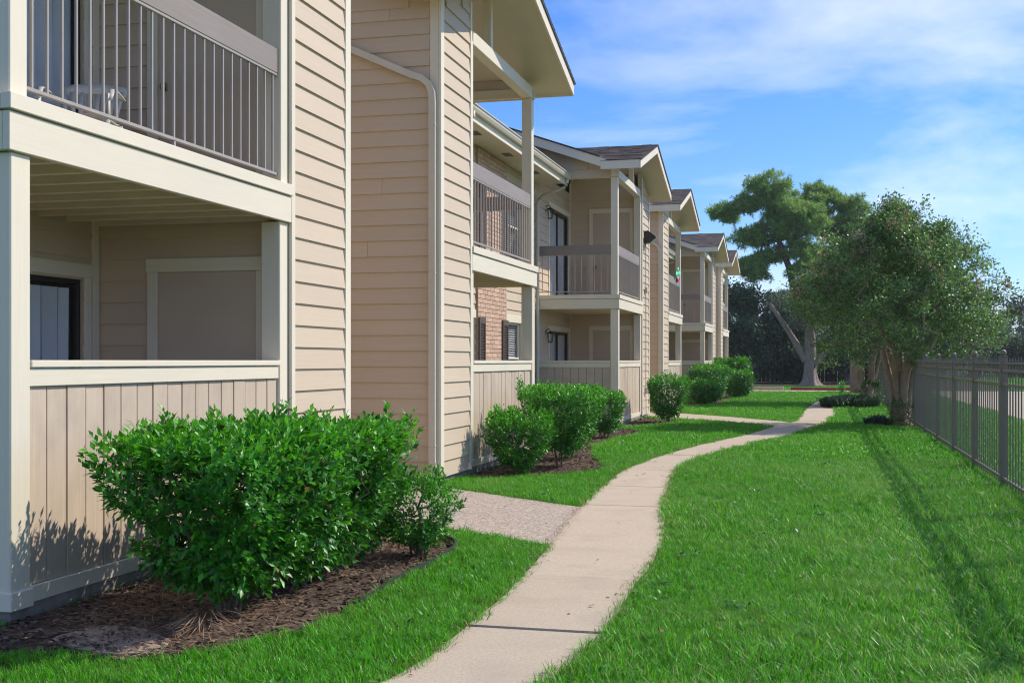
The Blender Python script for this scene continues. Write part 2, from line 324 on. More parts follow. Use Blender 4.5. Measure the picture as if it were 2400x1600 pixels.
BED3 = [(-4.74, 28.8), (-4.3, 28.7), (-3.6, 30.0), (-3.25, 30.8), (-3.4, 31.6), (-4.1, 32.4), (-4.74, 33.2)]
flat('third_planting_bed', BED3, 0.0, 0.012, 'mulch_ground')
BED4 = [(-4.74, 42), (-3.9, 42.6), (-3.5, 44), (-3.5, 54), (-3.3, 55.4), (-4.74, 56)]
flat('far_planting_bed', BED4, 0.0, 0.012, 'mulch_ground')
TRING = [(1.95+0.85*math.cos(t)*(1+0.12*math.sin(3*t)), 31.2+1.1*math.sin(t), ) for t in np.linspace(0, 2*math.pi, 18)[:-1]]
flat('tree_ring_soil', TRING, 0.0, 0.012, 'bare_soil')
# parking drive beyond the lawn, raised bed with its kerbs, lane behind the metal fence
flat('cross_drive', [(-12, 62.2), (2.0, 62.2), (30, 62.2), (30, 66.0), (2.0, 66.0), (-12, 66.0)], 0.0, 0.016, 'concrete')
flat('side_road', [(5.2, 5), (10.6, 5), (10.6, 62.0), (5.2, 62.0)], 0.0, 0.014, 'concrete')
flat('far_tree_soil', [(-16, 74), (12, 74), (12, 100), (-16, 100)], 0.0, 0.012, 'mulch_ground')  # dark brown mulch ground below the far trees
k = thing('red_kerb', 'long low kerb painted red in front of the brick pillar and big tree', 'kerb', (0.2, 66.1, 0))
for i in range(4): bx('kerb_stone', k, -1.5+i*1.2+0.008, -0.3+i*1.2-0.008, 66.02, 66.2, 0, 0.16, 'kerb_red', 0.02)
k = thing('concrete_kerb', 'grey concrete kerb edging the far lawn left of the big fluted tree', 'kerb', (-2.9, 66.1, 0))
for i in range(3): bx('kerb_stone', k, -5.6+i*1.25+0.008, -4.35+i*1.25-0.008, 66.02, 66.25, 0, 0.20, 'concrete', 0.02)

# landscape edging along the front of the first bed
b = MB(); EP = [gp(*p) for p in ((842,1427),(935,1366),(1029,1319),(1069,1291),(1067,1275),(1006,1261))]; EP = smooth(resample(EP, 30), 2)
for a, q in zip(EP, EP[1:]):
    d = (q-a).normalized(); nrm = Vector((d.y, -d.x, 0))*0.006; i = len(b.v)
    for z in (0, 0.062):
        b.v += [tuple(a-nrm+Vector((0,0,z))), tuple(q-nrm+Vector((0,0,z))), tuple(q+nrm+Vector((0,0,z))), tuple(a+nrm+Vector((0,0,z)))]
    b.f += [(i+4,i+5,i+6,i+7),(i,i+1,i+5,i+4),(i+2,i+3,i+7,i+6),(i,i+4,i+7,i+3),(i+1,i+2,i+6,i+5)]
tag(b.obj('bed_edging', 'edging', None, tuple(EP[0])), 'thin dark plastic edging strip curving round the mulch bed', 'edging')

# ------------------------------------------------------------------ buildings
EXPO = 0.2035
W_ = 5.3
def boardmesh(L):
    k = ('board', round(L, 2))
    if k in BOX: return BOX[k]
    h = EXPO + 0.012; L = round(L, 2)
    v = []
    for x in (-L/2, L/2): v += [(x, 0, 0), (x, -0.029, 0), (x, -0.006, h), (x, 0, h)]
    me = pymesh('siding_board', v, [(0,1,2,3),(7,6,5,4),(0,4,5,1),(1,5,6,2),(2,6,7,3),(3,7,4,0)], 'siding'); BOX[k] = me; return me
def wall(bld, face, c, a0, a1, z0, z1, openings=(), boards=True, thick=0.10, clip=None, name='wall', skip=()):
    """siding wall; face '+x' / '-y' / '+y' is the outward normal, c its plane, a the run along the other axis"""
    a0, a1 = sorted((a0, a1)); m = MB()
    cuts = sorted({a0, a1, *[v for o in openings for v in o[:2] if a0 < v < a1]})
    def put(p, q, r, t):
        if q-p < 1e-3 or t-r < 1e-3: return
        if face == '+x': m.box(c-thick, c, p, q, r, t)
        elif face == '-y': m.box(p, q, c, c+thick, r, t)
        else: m.box(p, q, c-thick, c, r, t)
    for p, q in zip(cuts, cuts[1:]):
        mid = (p+q)/2; zz = z0; top = z1
        if clip and not openings:
            pass
        for o in sorted([o for o in openings if o[0] <= mid <= o[1]], key=lambda o: o[2]): put(p, q, zz, o[2]); zz = o[3]
        put(p, q, zz, top)
    w = m.obj(name, 'siding_back', bld)
    if not boards: return w
    z = z0; 
    while z < z1-0.03:
        iv = [(a0, a1)] if not clip else clip(z, a0, a1)
        for o in list(openings)+list(skip):
            if min(z+EXPO, o[3])-max(z, o[2]) > 0.09:
                iv = [s for p, q in iv for s in ((p, min(q, o[0])), (max(p, o[1]), q)) if s[1]-s[0] > 0.04]
        cut = []
        for p, q in iv:
            while q-p > 2.3 and random.random() < 0.8:
                j = round(random.uniform(p+0.5, q-0.5), 1); cut.append((p, j)); p = j
            cut.append((p, q))
        for p, q in cut:
            if q-p < 0.04: continue
            mid = (p+q)/2; L = q-p-0.004
            if face == '+x': obj('siding_board', boardmesh(L), w, (c, mid, z), R(90))
            elif face == '-y': obj('siding_board', boardmesh(L), w, (mid, c, z), 0)
            else: obj('siding_board', boardmesh(L), w, (mid, c, z), R(180))
        z += EXPO
    return w

PE, PP = 6.40, 7.26          # cross gable: top of roof at eave and at ridge
SL = (PP-PE)/(W_/2+0.4)
MS = 0.35                    # pitch of the long roofs
def cross_under(l): return PE - 0.17 + SL*(W_/2+0.4-abs(l-W_/2))
def shingles(name, parent, org, ud, vd, lu, lv, course=0.145, tab=0.32, start=None):
    ud = Vector(ud).normalized(); vd = Vector(vd).normalized(); nd = ud.cross(vd)
    if nd.z < 0: nd = -nd
    V = []; F = []; k = 0; nrow = int(lv/course)
    for r in range(nrow+1):
        u = -random.random()*tab
        while u < lu:
            wd = tab*random.uniform(0.55, 1.15); p, q = max(0 if start is None else start(r*course), u), min(lu, u+wd); u += wd
            if q-p < 0.02: continue
            t = 0.006 + random.choice((0, 0, 0.006)) + random.random()*0.002
            v0 = r*course + random.uniform(-0.006, 0.004); v1 = min(lv+0.01, v0+course*1.35)
            a, b_, c2, d = (org + ud*x + vd*y for x, y in ((p, v0), (q, v0), (q, v1), (p, v1)))
            V += [a+nd*(t+0.006), b_+nd*(t+0.006), c2+nd*0.004, d+nd*0.004, a, b_]
            F += [(k, k+1, k+2, k+3), (k+4, k+5, k+1, k)]; k += 6
    loc = WL[parent.name]; V = [tuple(v-loc) for v in V]
    return obj(name, pymesh(name, V, F, 'shingle'), parent, loc, kind='stuff')

def sliding_door(bld, yl, yr, z0, z1, seed):
    """dark framed sliding glass door with vertical blinds in the wall at FAC-2"""
    rd = random.Random(seed); X = FAC-2.0
    d = bld_part_box('sliding_door', bld, X-0.085, X-0.045, yl, yr, z0, z0+0.05, 'dark_frame')
    for a, b_, r, t in ((yl, yl+0.05, z0+0.05, z1-0.06), (yr-0.05, yr, z0+0.05, z1-0.06), (yl, yr, z1-0.06, z1)): bx('frame', d, X-0.085, X-0.015, a, b_, r, t, 'dark_frame')
    ym = (yl+yr)/2
    bx('frame', d, X-0.07, X-0.03, ym-0.035, ym+0.035, z0+0.05, z1-0.06, 'dark_frame')
    bx('pane', d, X-0.056, X-0.05, yl+0.052, ym-0.037, z0+0.052, z1-0.062, 'glass_pane', 0)
    bx('pane', d, X-0.056, X-0.05, ym+0.037, yr-0.052, z0+0.052, z1-0.062, 'glass_pane', 0)
    y = yl+0.08
    while y < yr-0.13:
        if rd.random() < 0.84:
            o = bx('blind_slat', d, X-0.105, X-0.102, y, y+0.105, z0+0.03, z1-0.1, 'blind', 0); o.rotation_euler = (rd.uniform(-0.012, 0.012), 0, R(rd.uniform(-42, -4)))
        y += rd.choice((0.1, 0.105, 0.115, 0.15))
    return d
def bld_part_box(name, bld, *a): return bx(name, bld, *a)
def trim_frame(bld, name, face, c, a0, a1, z0, z1, w=0.11, t=0.03):
    """three casing boards round an opening"""
    for i, (p, q, r, u) in enumerate(((a0-w, a0, z0, z1), (a1, a1+w, z0, z1), (a0-w-0.012, a1+w+0.012, z1, z1+w+0.02))):
        tt = t + (0.006 if i == 2 else 0)
        if face == '+x': bx(name, bld, c, c+tt, p, q, r, u, 'trim')
        else: bx(name, bld, p, q, c-tt, c, r, u, 'trim')

def lantern(bld, x, y, z):
    b = MB(); b.box(x, x+0.02, y-0.05, y+0.05, z-0.02, z+0.12); b.tube([(x+0.01, y, z+0.07), (x+0.06, y, z+0.13), (x+0.12, y, z+0.12), (x+0.13, y, z+0.07)], 0.011, 6)
    lx = x+0.13
    b.prism([(lx-0.075, y-0.075), (lx+0.075, y-0.075), (lx+0.075, y+0.075), (lx-0.075, y+0.075)], 2, z+0.015, z+0.03)
    i = len(b.v); b.v += [(lx-0.075,y-0.075,z+0.03),(lx+0.075,y-0.075,z+0.03),(lx+0.075,y+0.075,z+0.03),(lx-0.075,y+0.075,z+0.03),(lx,y,z+0.085)]
    b.f += [(i,i+1,i+4),(i+1,i+2,i+4),(i+2,i+3,i+4),(i+3,i,i+4)]
    for sx in (-1, 1):
        for sy in (-1, 1): b.tube([(lx+sx*0.062, y+sy*0.062, z+0.015), (lx+sx*0.042, y+sy*0.042, z-0.20)], 0.007, 4)
    b.box(lx-0.05, lx+0.05, y-0.05, y+0.05, z-0.215, z-0.195)
    L = b.obj('wall_lantern', 'black_metal', bld)
    g2 = MB(); i = 0
    g2.v = [(lx-0.056,y-0.056,z+0.013),(lx+0.056,y-0.056,z+0.013),(lx+0.056,y+0.056,z+0.013),(lx-0.056,y+0.056,z+0.013),(lx-0.04,y-0.04,z-0.194),(lx+0.04,y-0.04,z-0.194),(lx+0.04,y+0.04,z-0.194),(lx-0.04,y+0.04,z-0.194)]
    g2.f = [(0,1,5,4),(1,2,6,5),(2,3,7,6),(3,0,4,7)]
    g2.obj('lantern_glass', 'glass_pane', L)

def railing(bld, run, fixed, a0, a1, parent_name='railing'):
    """balcony railing along 'y' (front) or 'x' (side): deep wooden top board, thin metal bars"""
    def B(n, par, p, q, t0, t1, z0, z1, m, bev=0.003):
        return bx(n, par, fixed+t0, fixed+t1, p, q, z0, z1, m, bev) if run == 'y' else bx(n, par, p, q, fixed+t0, fixed+t1, z0, z1, m, bev)
    r = B(parent_name, bld, a0, a1, -0.025, 0.02, 4.20, 4.42, 'rail')
    B('bottom_rail', r, a0, a1, -0.017, 0.017, 3.275, 3.30, 'rail_metal')
    B('under_rail', r, a0, a1, -0.017, 0.017, 4.175, 4.198, 'rail_metal')
    n = max(2, round((a1-a0)/0.157))
    for i in range(n):
        a = a0 + (i+0.5)*(a1-a0)/n; B('baluster', r, a-0.008, a+0.008, -0.008, 0.008, 3.301, 4.174, 'rail_metal', 0)
    for a in (a0+(a1-a0)*0.5,): B('rail_foot', r, a-0.012, a+0.012, -0.012, 0.012, 3.18, 3.274, 'rail_metal', 0)
    return r

def unit(bld, Y0, flip, seed, near=True, flood=False):
    """balcony + storage strip. l runs from the open corner post (0) to the outer corner of the strip (W_)"""
    Y = (lambda l: Y0+W_-l) if flip else (lambda l: Y0+l)
    lb = lambda n, par, d0, d1, l0, l1, z0, z1, m, bev=0.004: bx(n, par, FAC+d0, FAC+d1, Y(l0), Y(l1), z0, z1, m, bev)
    outn = '+y' if flip else '-y'        # normal of the open end
    stn = '-y' if flip else '+y'         # normal of the strip's outer side
    sg = -1 if flip else 1
    # floors
    lb('foundation', bld, -2.0, -0.02, 0.02, W_-0.02, -0.05, 0.12, 'foundation')
    lb('patio_slab', bld, -1.98, -0.11, 0.12, 3.9, 0.121, 0.136, 'concrete', 0)  # pale concrete patio floor, added to bounce light into the shaded recess
    lb('deck', bld, -1.99, -0.03, 0.03, 3.93, 3.06, 3.18, 'deck_wood')
    for i in range(10):
        l = 0.12 + i*0.41; lb('joist', bld, -1.99, -0.05, l, l+0.042, 2.88, 3.055, 'deck_underside')
    # posts
    lb('post', bld, -0.19, 0.0, 0.0, 0.19, 0.10, 2.86, 'trim', 0.008); lb('post', bld, -0.185, -0.015, 0.01, 0.18, 3.19, 6.06, 'trim', 0.008)
    lb('post_base', bld, -0.205, 0.015, -0.015, 0.205, 0.085, 0.2, 'trim', 0.006)
    lb('post', bld, -0.19, -0.005, 3.72, 3.90, 0.12, 2.86, 'trim', 0.008); lb('post', bld, -0.19, -0.005, 3.74, 3.90, 3.19, 6.10, 'trim', 0.008)
    # deck edge boards, front and side
    lb('deck_edge_board', bld, -0.02, 0.03, -0.05, 3.895, 2.864, 3.10, 'trim'); lb('deck_edge_board', bld, -0.02, 0.052, -0.07, 3.895, 3.108, 3.207, 'trim')
    lb('deck_edge_board', bld, -1.95, -0.022, -0.05, 0.0, 2.864, 3.10, 'trim'); lb('deck_edge_board', bld, -1.95, -0.022, -0.07, 0.0, 3.108, 3.207, 'trim')
    # railings upstairs
    y0, y1 = sorted((Y(0.19), Y(3.74))); railing(bld, 'y', FAC-0.05, y0, y1)
    railing(bld, 'x', Y(0.05), FAC-1.98, FAC-0.19)
    # patio wall downstairs: upright planks, cap and apron boards
    pw = lb('patio_wall', bld, -0.10, -0.06, 0.19, 3.73, 0.19, 1.44, 'siding_back')
    n = 17; wd = (3.73-0.19)/n
    for i in range(n): lb('plank', pw, -0.06, -0.034+random.uniform(-0.004, 0.004), 0.19+i*wd+0.005, 0.19+(i+1)*wd-0.005, 0.205, 1.438, 'plank', 0.003)
    lb('apron_board', pw, -0.06, -0.012, 0.195, 3.71, 1.44, 1.552, 'trim'); lb('cap_board', pw, -0.16, 0.006, 0.195, 3.715, 1.558, 1.603, 'trim')
    lb('bottom_board', pw, -0.06, -0.015, 0.205, 3.71, 0.10, 0.202, 'trim')
    sw = lb('patio_wall', bld, -1.98, -0.19, 0.07, 0.11, 0.19, 1.44, 'siding_back')
    n = 9; wd = 1.79/n
    for i in range(n): lb('plank', sw, -1.98+i*wd+0.005, -1.98+(i+1)*wd-0.005, 0.044, 0.07, 0.205, 1.438, 'plank', 0.003)
    lb('apron_board', sw, -1.98, -0.195, 0.022, 0.07, 1.44, 1.552, 'trim'); lb('cap_board', sw, -1.98, -0.195, 0.004, 0.16, 1.558, 1.603, 'trim')
    lb('bottom_board', sw, -1.98, -0.21, 0.025, 0.07, 0.10, 0.202, 'trim')
    # storage strip: front
    ya, yb = sorted((Y(3.98), Y(W_-0.11)))
    def clipf(z, a0, a1):
        lim = W_+0.4-(z+EXPO-(PE-0.17))/SL
        if z+EXPO < cross_under(W_): return [(a0, a1)]
        if lim <= 3.98: return []
        e = Y(min(W_-0.11, lim)); return [tuple(sorted((Y(3.98), e)))]
    m = MB(); ll = [(3.9, 0.1), (W_, 0.1), (W_, cross_under(W_)), (3.9, cross_under(3.9))]
    m.prism([(Y(l), z) for l, z in ll], 0, FAC-0.1, FAC-0.002); wf = m.obj('wall', 'siding_back', bld)
    z = 0.1
    while z < 6.7:
        for p, q in clipf(z, ya, yb):
            if q-p > 0.05: obj('siding_board', boardmesh(q-p-0.004), wf, (FAC-0.002, (p+q)/2, z), R(90))
        z += EXPO
    lb('corner_board', bld, -0.002, 0.03, 3.90, 3.98, 0.085, 6.6, 'trim')
    lb('corner_board', bld, -0.002, 0.03, W_-0.11, W_+0.03, 0.085, 6.24, 'trim')
    lb('corner_board', bld, -0.12, -0.004, W_, W_+0.03, 0.085, 6.24, 'trim')
    # strip: outer side (seen on the flipped units) up into the gable
    def rake_x(z): return FAC+0.19-(z+0.14-6.29)/MS
    def clips(z, a0, a1):
        e = min(a1, rake_x(z+EXPO)-0.02); return [(a0, e)] if e-a0 > 0.1 else []
    wall(bld, stn, Y(W_), FAC-7.5, FAC-0.122, 0.1, 6.15, boards=flip, thick=0.1)
    m = MB(); m.prism([(FAC-7.5, 6.15), (FAC-0.122, 6.15), (FAC-0.122, 6.2), (FAC-7.5, 6.2+MS*7.2)], 1, Y(W_), Y(W_-0.1)); gw = m.obj('gable_wall', 'siding_back', bld)
    m = MB(); m.prism([(FAC-7.5, 6.06), (FAC, 6.06), (FAC, 6.22), (FAC-7.5, 6.2+MS*7.2)], 1, Y(0.03), Y(0.13)); g2 = m.obj('gable_wall', 'siding_back', bld)
    for G, yy, nn, on, za in ((gw, Y(W_), stn, flip, 6.15), (g2, Y(0.03), outn, not flip, 6.06)):
        z = za
        while z < 7.6 and on:
            e = min(FAC-(0.122 if G is gw else 0.01), rake_x(z+EXPO)-0.02); s = FAC-4.5
            if e-s > 0.2: obj('siding_board', boardmesh(e-s), G, ((s+e)/2, yy, z), 0 if nn == '-y' else R(180))
            z += EXPO
    # door wall of the storage room (faces the open end)
    dl = 3.93
    for fl, z0, z1, dz in ((0, 0.12, 3.05, 2.43), (1, 3.18, 6.55, 5.66)):
        wall(bld, outn, Y(dl), FAC-2.0, FAC-0.19, z0, z1, boards=not flip, thick=0.08)
        if not flip:
            a0, a1 = FAC-1.34, FAC-0.33; c = Y(dl)
            dr = bx('door', bld, a0, a1, c-0.034, c, z0+0.03, dz, 'door_paint', 0.003)
            trim_frame(bld, 'door_casing', '-y', c, a0-0.004, a1+0.004, z0+0.02, dz+0.004, 0.11, 0.045)
            for hz in (0.35, 1.1, 1.85): bx('hinge', dr, a1-0.012, a1+0.002, c-0.042, c-0.034, z0+hz, z0+hz+0.1, 'door_paint', 0.002)
            bmk = bmesh.new(); bmesh.ops.create_uvsphere(bmk, u_segments=10, v_segments=7, radius=0.032); mk = bpy.data.meshes.new('knob'); bmk.to_mesh(mk); bmk.free(); mk.materials.append(MATS['brass'])
            obj('knob', mk, dr, (a0+0.07, c-0.07, z0+1.0)); bx('knob_plate', dr, a0+0.04, a0+0.1, c-0.045, c-0.034, z0+0.96, z0+1.04, 'brass', 0.003)
    # back wall of the balcony with sliding doors on both floors
    ops = []
    for z0, z1 in ((0.14, 2.38), (3.20, 5.55)):
        a0, a1 = sorted((Y(1.22), Y(3.66))); ops.append((a0, a1, z0, z1))
    a0, a1 = sorted((Y(0.0), Y(dl)))
    wall(bld, '+x', FAC-2.0, a0, a1, 0.12, 6.06, ops, boards=True, skip=[(a0, a1, 2.9, 3.2)])
    for k, (p, q, z0, z1) in enumerate(ops):
        sliding_door(bld, p, q, z0, z1, seed*10+k+3); trim_frame(bld, 'door_casing', '+x', FAC-2.0, p, q, z0, z1, 0.11, 0.034)
        if not flip: lantern(bld, FAC-2.0, Y(0.82), 2.27 if k == 0 else 5.40)
    for z0, z1 in ((0.13, 3.04), (3.2, 6.5)):   # inner corner board
        lb('corner_board', bld, -1.998, -1.965, dl-0.14, dl-0.035, z0, z1, 'trim'); 
    # ceiling over the balcony and its beams
    lb('roof_beam', bld, -0.175, -0.005, -0.03, 3.74, 6.062, 6.25, 'trim'); lb('roof_beam', bld, -1.98, -0.177, 0.14, 0.2, 6.062, 6.22, 'trim')
    lb('king_post', bld, -0.15, -0.03, W_/2-0.06, W_/2+0.06, 6.252, 7.0, 'trim')
    # cross gable roof
    mid = W_/2; e0, e1 = -0.4, W_+0.4; xi = FAC-3.2; xo = FAC+0.575
    m = MB()
    m.prism([(Y(e0), PE-0.16), (Y(mid), PP-0.16), (Y(e1), PE-0.16), (Y(e1), PE), (Y(mid), PP), (Y(e0), PE)], 0, FAC-0.36, xo)
    zi = PE+SL*0.56; m.prism([(Y(e0+0.56), zi-0.16), (Y(mid), PP-0.16), (Y(e1-0.56), zi-0.16), (Y(e1-0.56), zi), (Y(mid), PP), (Y(e0+0.56), zi)], 0, xi, FAC-0.36); rf = m.obj('cross_gable_roof', 'soffit', bld)
    st = lambda v: FAC+0.19-(PE+v*(PP-PE)/math.hypot(PP-PE, mid-e0)-6.29)/MS-0.12-xi
    for s, (p, q) in enumerate(((e0, mid), (mid, e1))):
        za, zb = (PE, PP) if s == 0 else (PP, PE)
        m = MB(); m.prism([(Y(p), za-0.215), (Y(q), zb-0.215), (Y(q), zb-0.005), (Y(p), za-0.005)], 0, xo, xo+0.03); m.obj('rake_board', 'trim_y', rf)
        m = MB(); m.prism([(Y(p), za-0.03), (Y(q), zb-0.03), (Y(q), zb+0.004), (Y(p), za+0.004)], 0, xo+0.031, xo+0.05); m.obj('drip_edge', 'shingle_slab', rf)
    for l0, l1 in ((e0-0.03, e0), (e1, e1+0.03)):
        bx('fascia_board', rf, FAC-0.36, xo, Y(l0), Y(l1), PE-0.215, PE-0.015, 'trim')
    ln = Vector((0, Y(mid)-Y(e0), PP-PE)).length
    shingles('shingle_course', rf, Vector((xi, Y(e0-0.04), PE-0.008)), (1, 0, 0), (0, Y(mid)-Y(e0), PP-PE), xo-xi+0.055, ln+0.03, start=st)
    shingles('shingle_course', rf, Vector((xi, Y(e1+0.04), PE-0.008)), (1, 0, 0), (0, Y(mid)-Y(e1), PP-PE), xo-xi+0.055, ln+0.03, start=st)
    # long roof above the unit, gable ends with rake boards
    xe = FAC+0.19; xr = FAC-5.6
    lr = None
    for l0, l1, xs in ((0.14, W_-0.11, FAC-2.45), (e0+0.03, 0.13, FAC-0.40), (W_-0.1, e1-0.03, FAC-0.40)):
        z9 = 6.29+MS*(xe-xs)
        m = MB(); m.prism([(xs, z9-0.16), (xs, z9), (xr, 6.29+MS*(xe-xr)), (2*xr-xe, 6.29), (2*xr-xe, 6.13), (xr, 6.13+MS*(xe-xr))], 1, Y(l0), Y(l1))
        if lr is None: lr = m.obj('long_roof', 'soffit', bld)
        else: m.obj('eave_slab', 'soffit', lr)
        m = MB(); k0 = 0.035 if l0 < 0 else 0; k1 = 0.035 if l1 > W_ else 0
        m.prism([(xs+0.02, z9-0.005), (xs+0.02, z9+0.022), (xr, 6.318+MS*(xe-xr)), (2*xr-xe, 6.312), (2*xr-xe, 6.292), (xr, 6.294+MS*(xe-xr))], 1, Y(l0-0.03-k0 if k0 else l0), Y(l1+0.03+k1 if k1 else l1)); m.obj('shingle_layer', 'shingle_slab', lr)
    for l0, l1 in ((e0, e0+0.03), (e1-0.03, e1)):
        m = MB(); m.prism([(FAC-0.36, 6.075+MS*0.53), (FAC-0.05, 6.288+MS*0.22), (xr, 6.288+MS*(FAC+0.17-xr)), (xr, 6.07+MS*(FAC+0.17-xr))], 1, Y(l0), Y(l1)); m.obj('rake_board', 'trim_x', lr)
    if flip:   # downspout with its slanted run on the breezeway side
        yy = Y(W_)-0.075
        b = MB()
        def rect(pts, hw, hd):
            i0 = len(b.v); n = len(pts); P = [Vector(p) for p in pts]
            for k, p in enumerate(P):
                d = (P[min(k+1, n-1)]-P[max(k-1, 0)]).normalized(); a = Vector((0, 1, 0)); c2 = d.cross(a).normalized() if abs(d.y) < 0.9 else Vector((1, 0, 0)); a = c2.cross(d).normalized()
                for sa, sb in ((-1, -1), (1, -1), (1, 1), (-1, 1)): b.v.append(tuple(p + c2*hw*sa + a*hd*sb))
            for k in range(n-1):
                for j in range(4): b.f.append((i0+k*4+j, i0+k*4+(j+1) % 4, i0+(k+1)*4+(j+1) % 4, i0+(k+1)*4+j))
            b.f.extend([(i0+3, i0+2, i0+1, i0), (i0+n*4-4, i0+n*4-3, i0+n*4-2, i0+n*4-1)])
        rect([(FAC-1.9, yy, 5.98), (FAC-0.36, yy, 5.27), (FAC-0.22, yy, 5.22), (FAC-0.12, yy, 5.14), (FAC-0.075, yy, 5.02), (FAC-0.07, yy, 4.9), (FAC-0.07, yy, 0.36), (FAC-0.06, yy, 0.22), (FAC-0.03, yy-0.05, 0.12), (FAC+0.06, yy-0.16, 0.06)], 0.043, 0.036)
        dsp = b.obj('downspout', 'gutter', bld)
        for z in (0.5, 2.7, 4.6): bx('downspout_strap', dsp, FAC-0.118, FAC-0.022, yy-0.04, yy+0.04, z, z+0.025, 'gutter', 0.002)
        bx('downspout_strap', dsp, FAC-0.9, FAC-0.86, yy-0.04, yy+0.04, 5.46, 5.56, 'gutter', 0.002)
    if flood:
        b = MB(); y = Y(4.45); z = 5.02; x = FAC+0.022
        b.prism([(x, z-0.17), (x, z+0.17), (x+0.10, z+0.185), (x+0.30, z+0.03), (x+0.33, z-0.01), (x+0.16, z-0.14)], 1, y-0.16, y+0.16); fl = b.obj('flood_light', 'bronze', bld)
        b = MB(); b.prism([(x+0.335, z-0.016), (x+0.341, z-0.022), (x+0.166, z-0.155), (x+0.16, z-0.146)], 1, y-0.14, y+0.14); b.obj('flood_lens', 'plastic', fl)
        b = MB(); b.tube([(x+0.02, y, z-0.17), (x+0.02, y, 3.5), (x+0.02, y+0.02, 3.3), (x+0.02, y+0.02, 0.75), (x+0.05, y-0.12, 0.05)], 0.013, 6); cdt = b.obj('conduit', 'gutter', bld)
        bx('junction_box', cdt, x, x+0.07, y-0.06, y+0.08, 3.48, 3.64, 'siding_back', 0.01); bx('junction_box', cdt, x, x+0.08, y-0.06, y+0.06, 0.68, 0.86, 'gutter', 0.01)

def window(bld, p, q, z0, z1):
    X = FAC-2.0
    w = bx('window', bld, X-0.07, X-0.02, p, q, z0, z0+0.05, 'trim')
    for a, b_, r, t in ((p, p+0.045, z0+0.05, z1-0.045), (q-0.045, q, z0+0.05, z1-0.045), (p, q, z1-0.045, z1), (p+0.045, q-0.045, (z0+z1)/2-0.02, (z0+z1)/2+0.02)): bx('frame', w, X-0.07, X-0.025, a, b_, r, t, 'trim')
    for r, t in ((z0+0.052, (z0+z1)/2-0.022), ((z0+z1)/2+0.022, z1-0.047)): bx('pane', w, X-0.05, X-0.045, p+0.047, q-0.047, r, t, 'glass_pane', 0)
    bx('sill', w, X-0.02, X+0.06, p-0.08, q+0.08, z0-0.05, z0-0.002, 'trim')
    z = z0+0.06
    while z < z1-0.06:
        o = bx('blind_slat', w, X-0.135, X-0.09, p+0.05, q-0.05, z, z+0.003, 'blind', 0); o.rotation_euler = (0, R(38), 0); z += 0.052
    return w
def shutter(bld, p, q, z0, z1):
    X = FAC-2.0+0.075
    b = MB(); f = 0.055
    b.box(X, X+0.035, p, p+f, z0, z1); b.box(X, X+0.035, q-f, q, z0, z1); zs = [z0, z0+0.16]
    b.box(X, X+0.035, p+f, q-f, z0, z0+0.13); b.box(X, X+0.035, p+f, q-f, z1-0.12, z1); b.box(X, X+0.008, p+f, q-f, z0+0.13, z1-0.12)
    s = b.obj('shutter', 'shutter', bld)
    b = MB(); z = z0+0.15
    while z < z1-0.14:
        b.prism([(X+0.010, z), (X+0.016, z-0.004), (X+0.034, z+0.026), (X+0.028, z+0.03)], 1, p+f, q-f); z += 0.055
    b.obj('louvre', 'shutter', s)

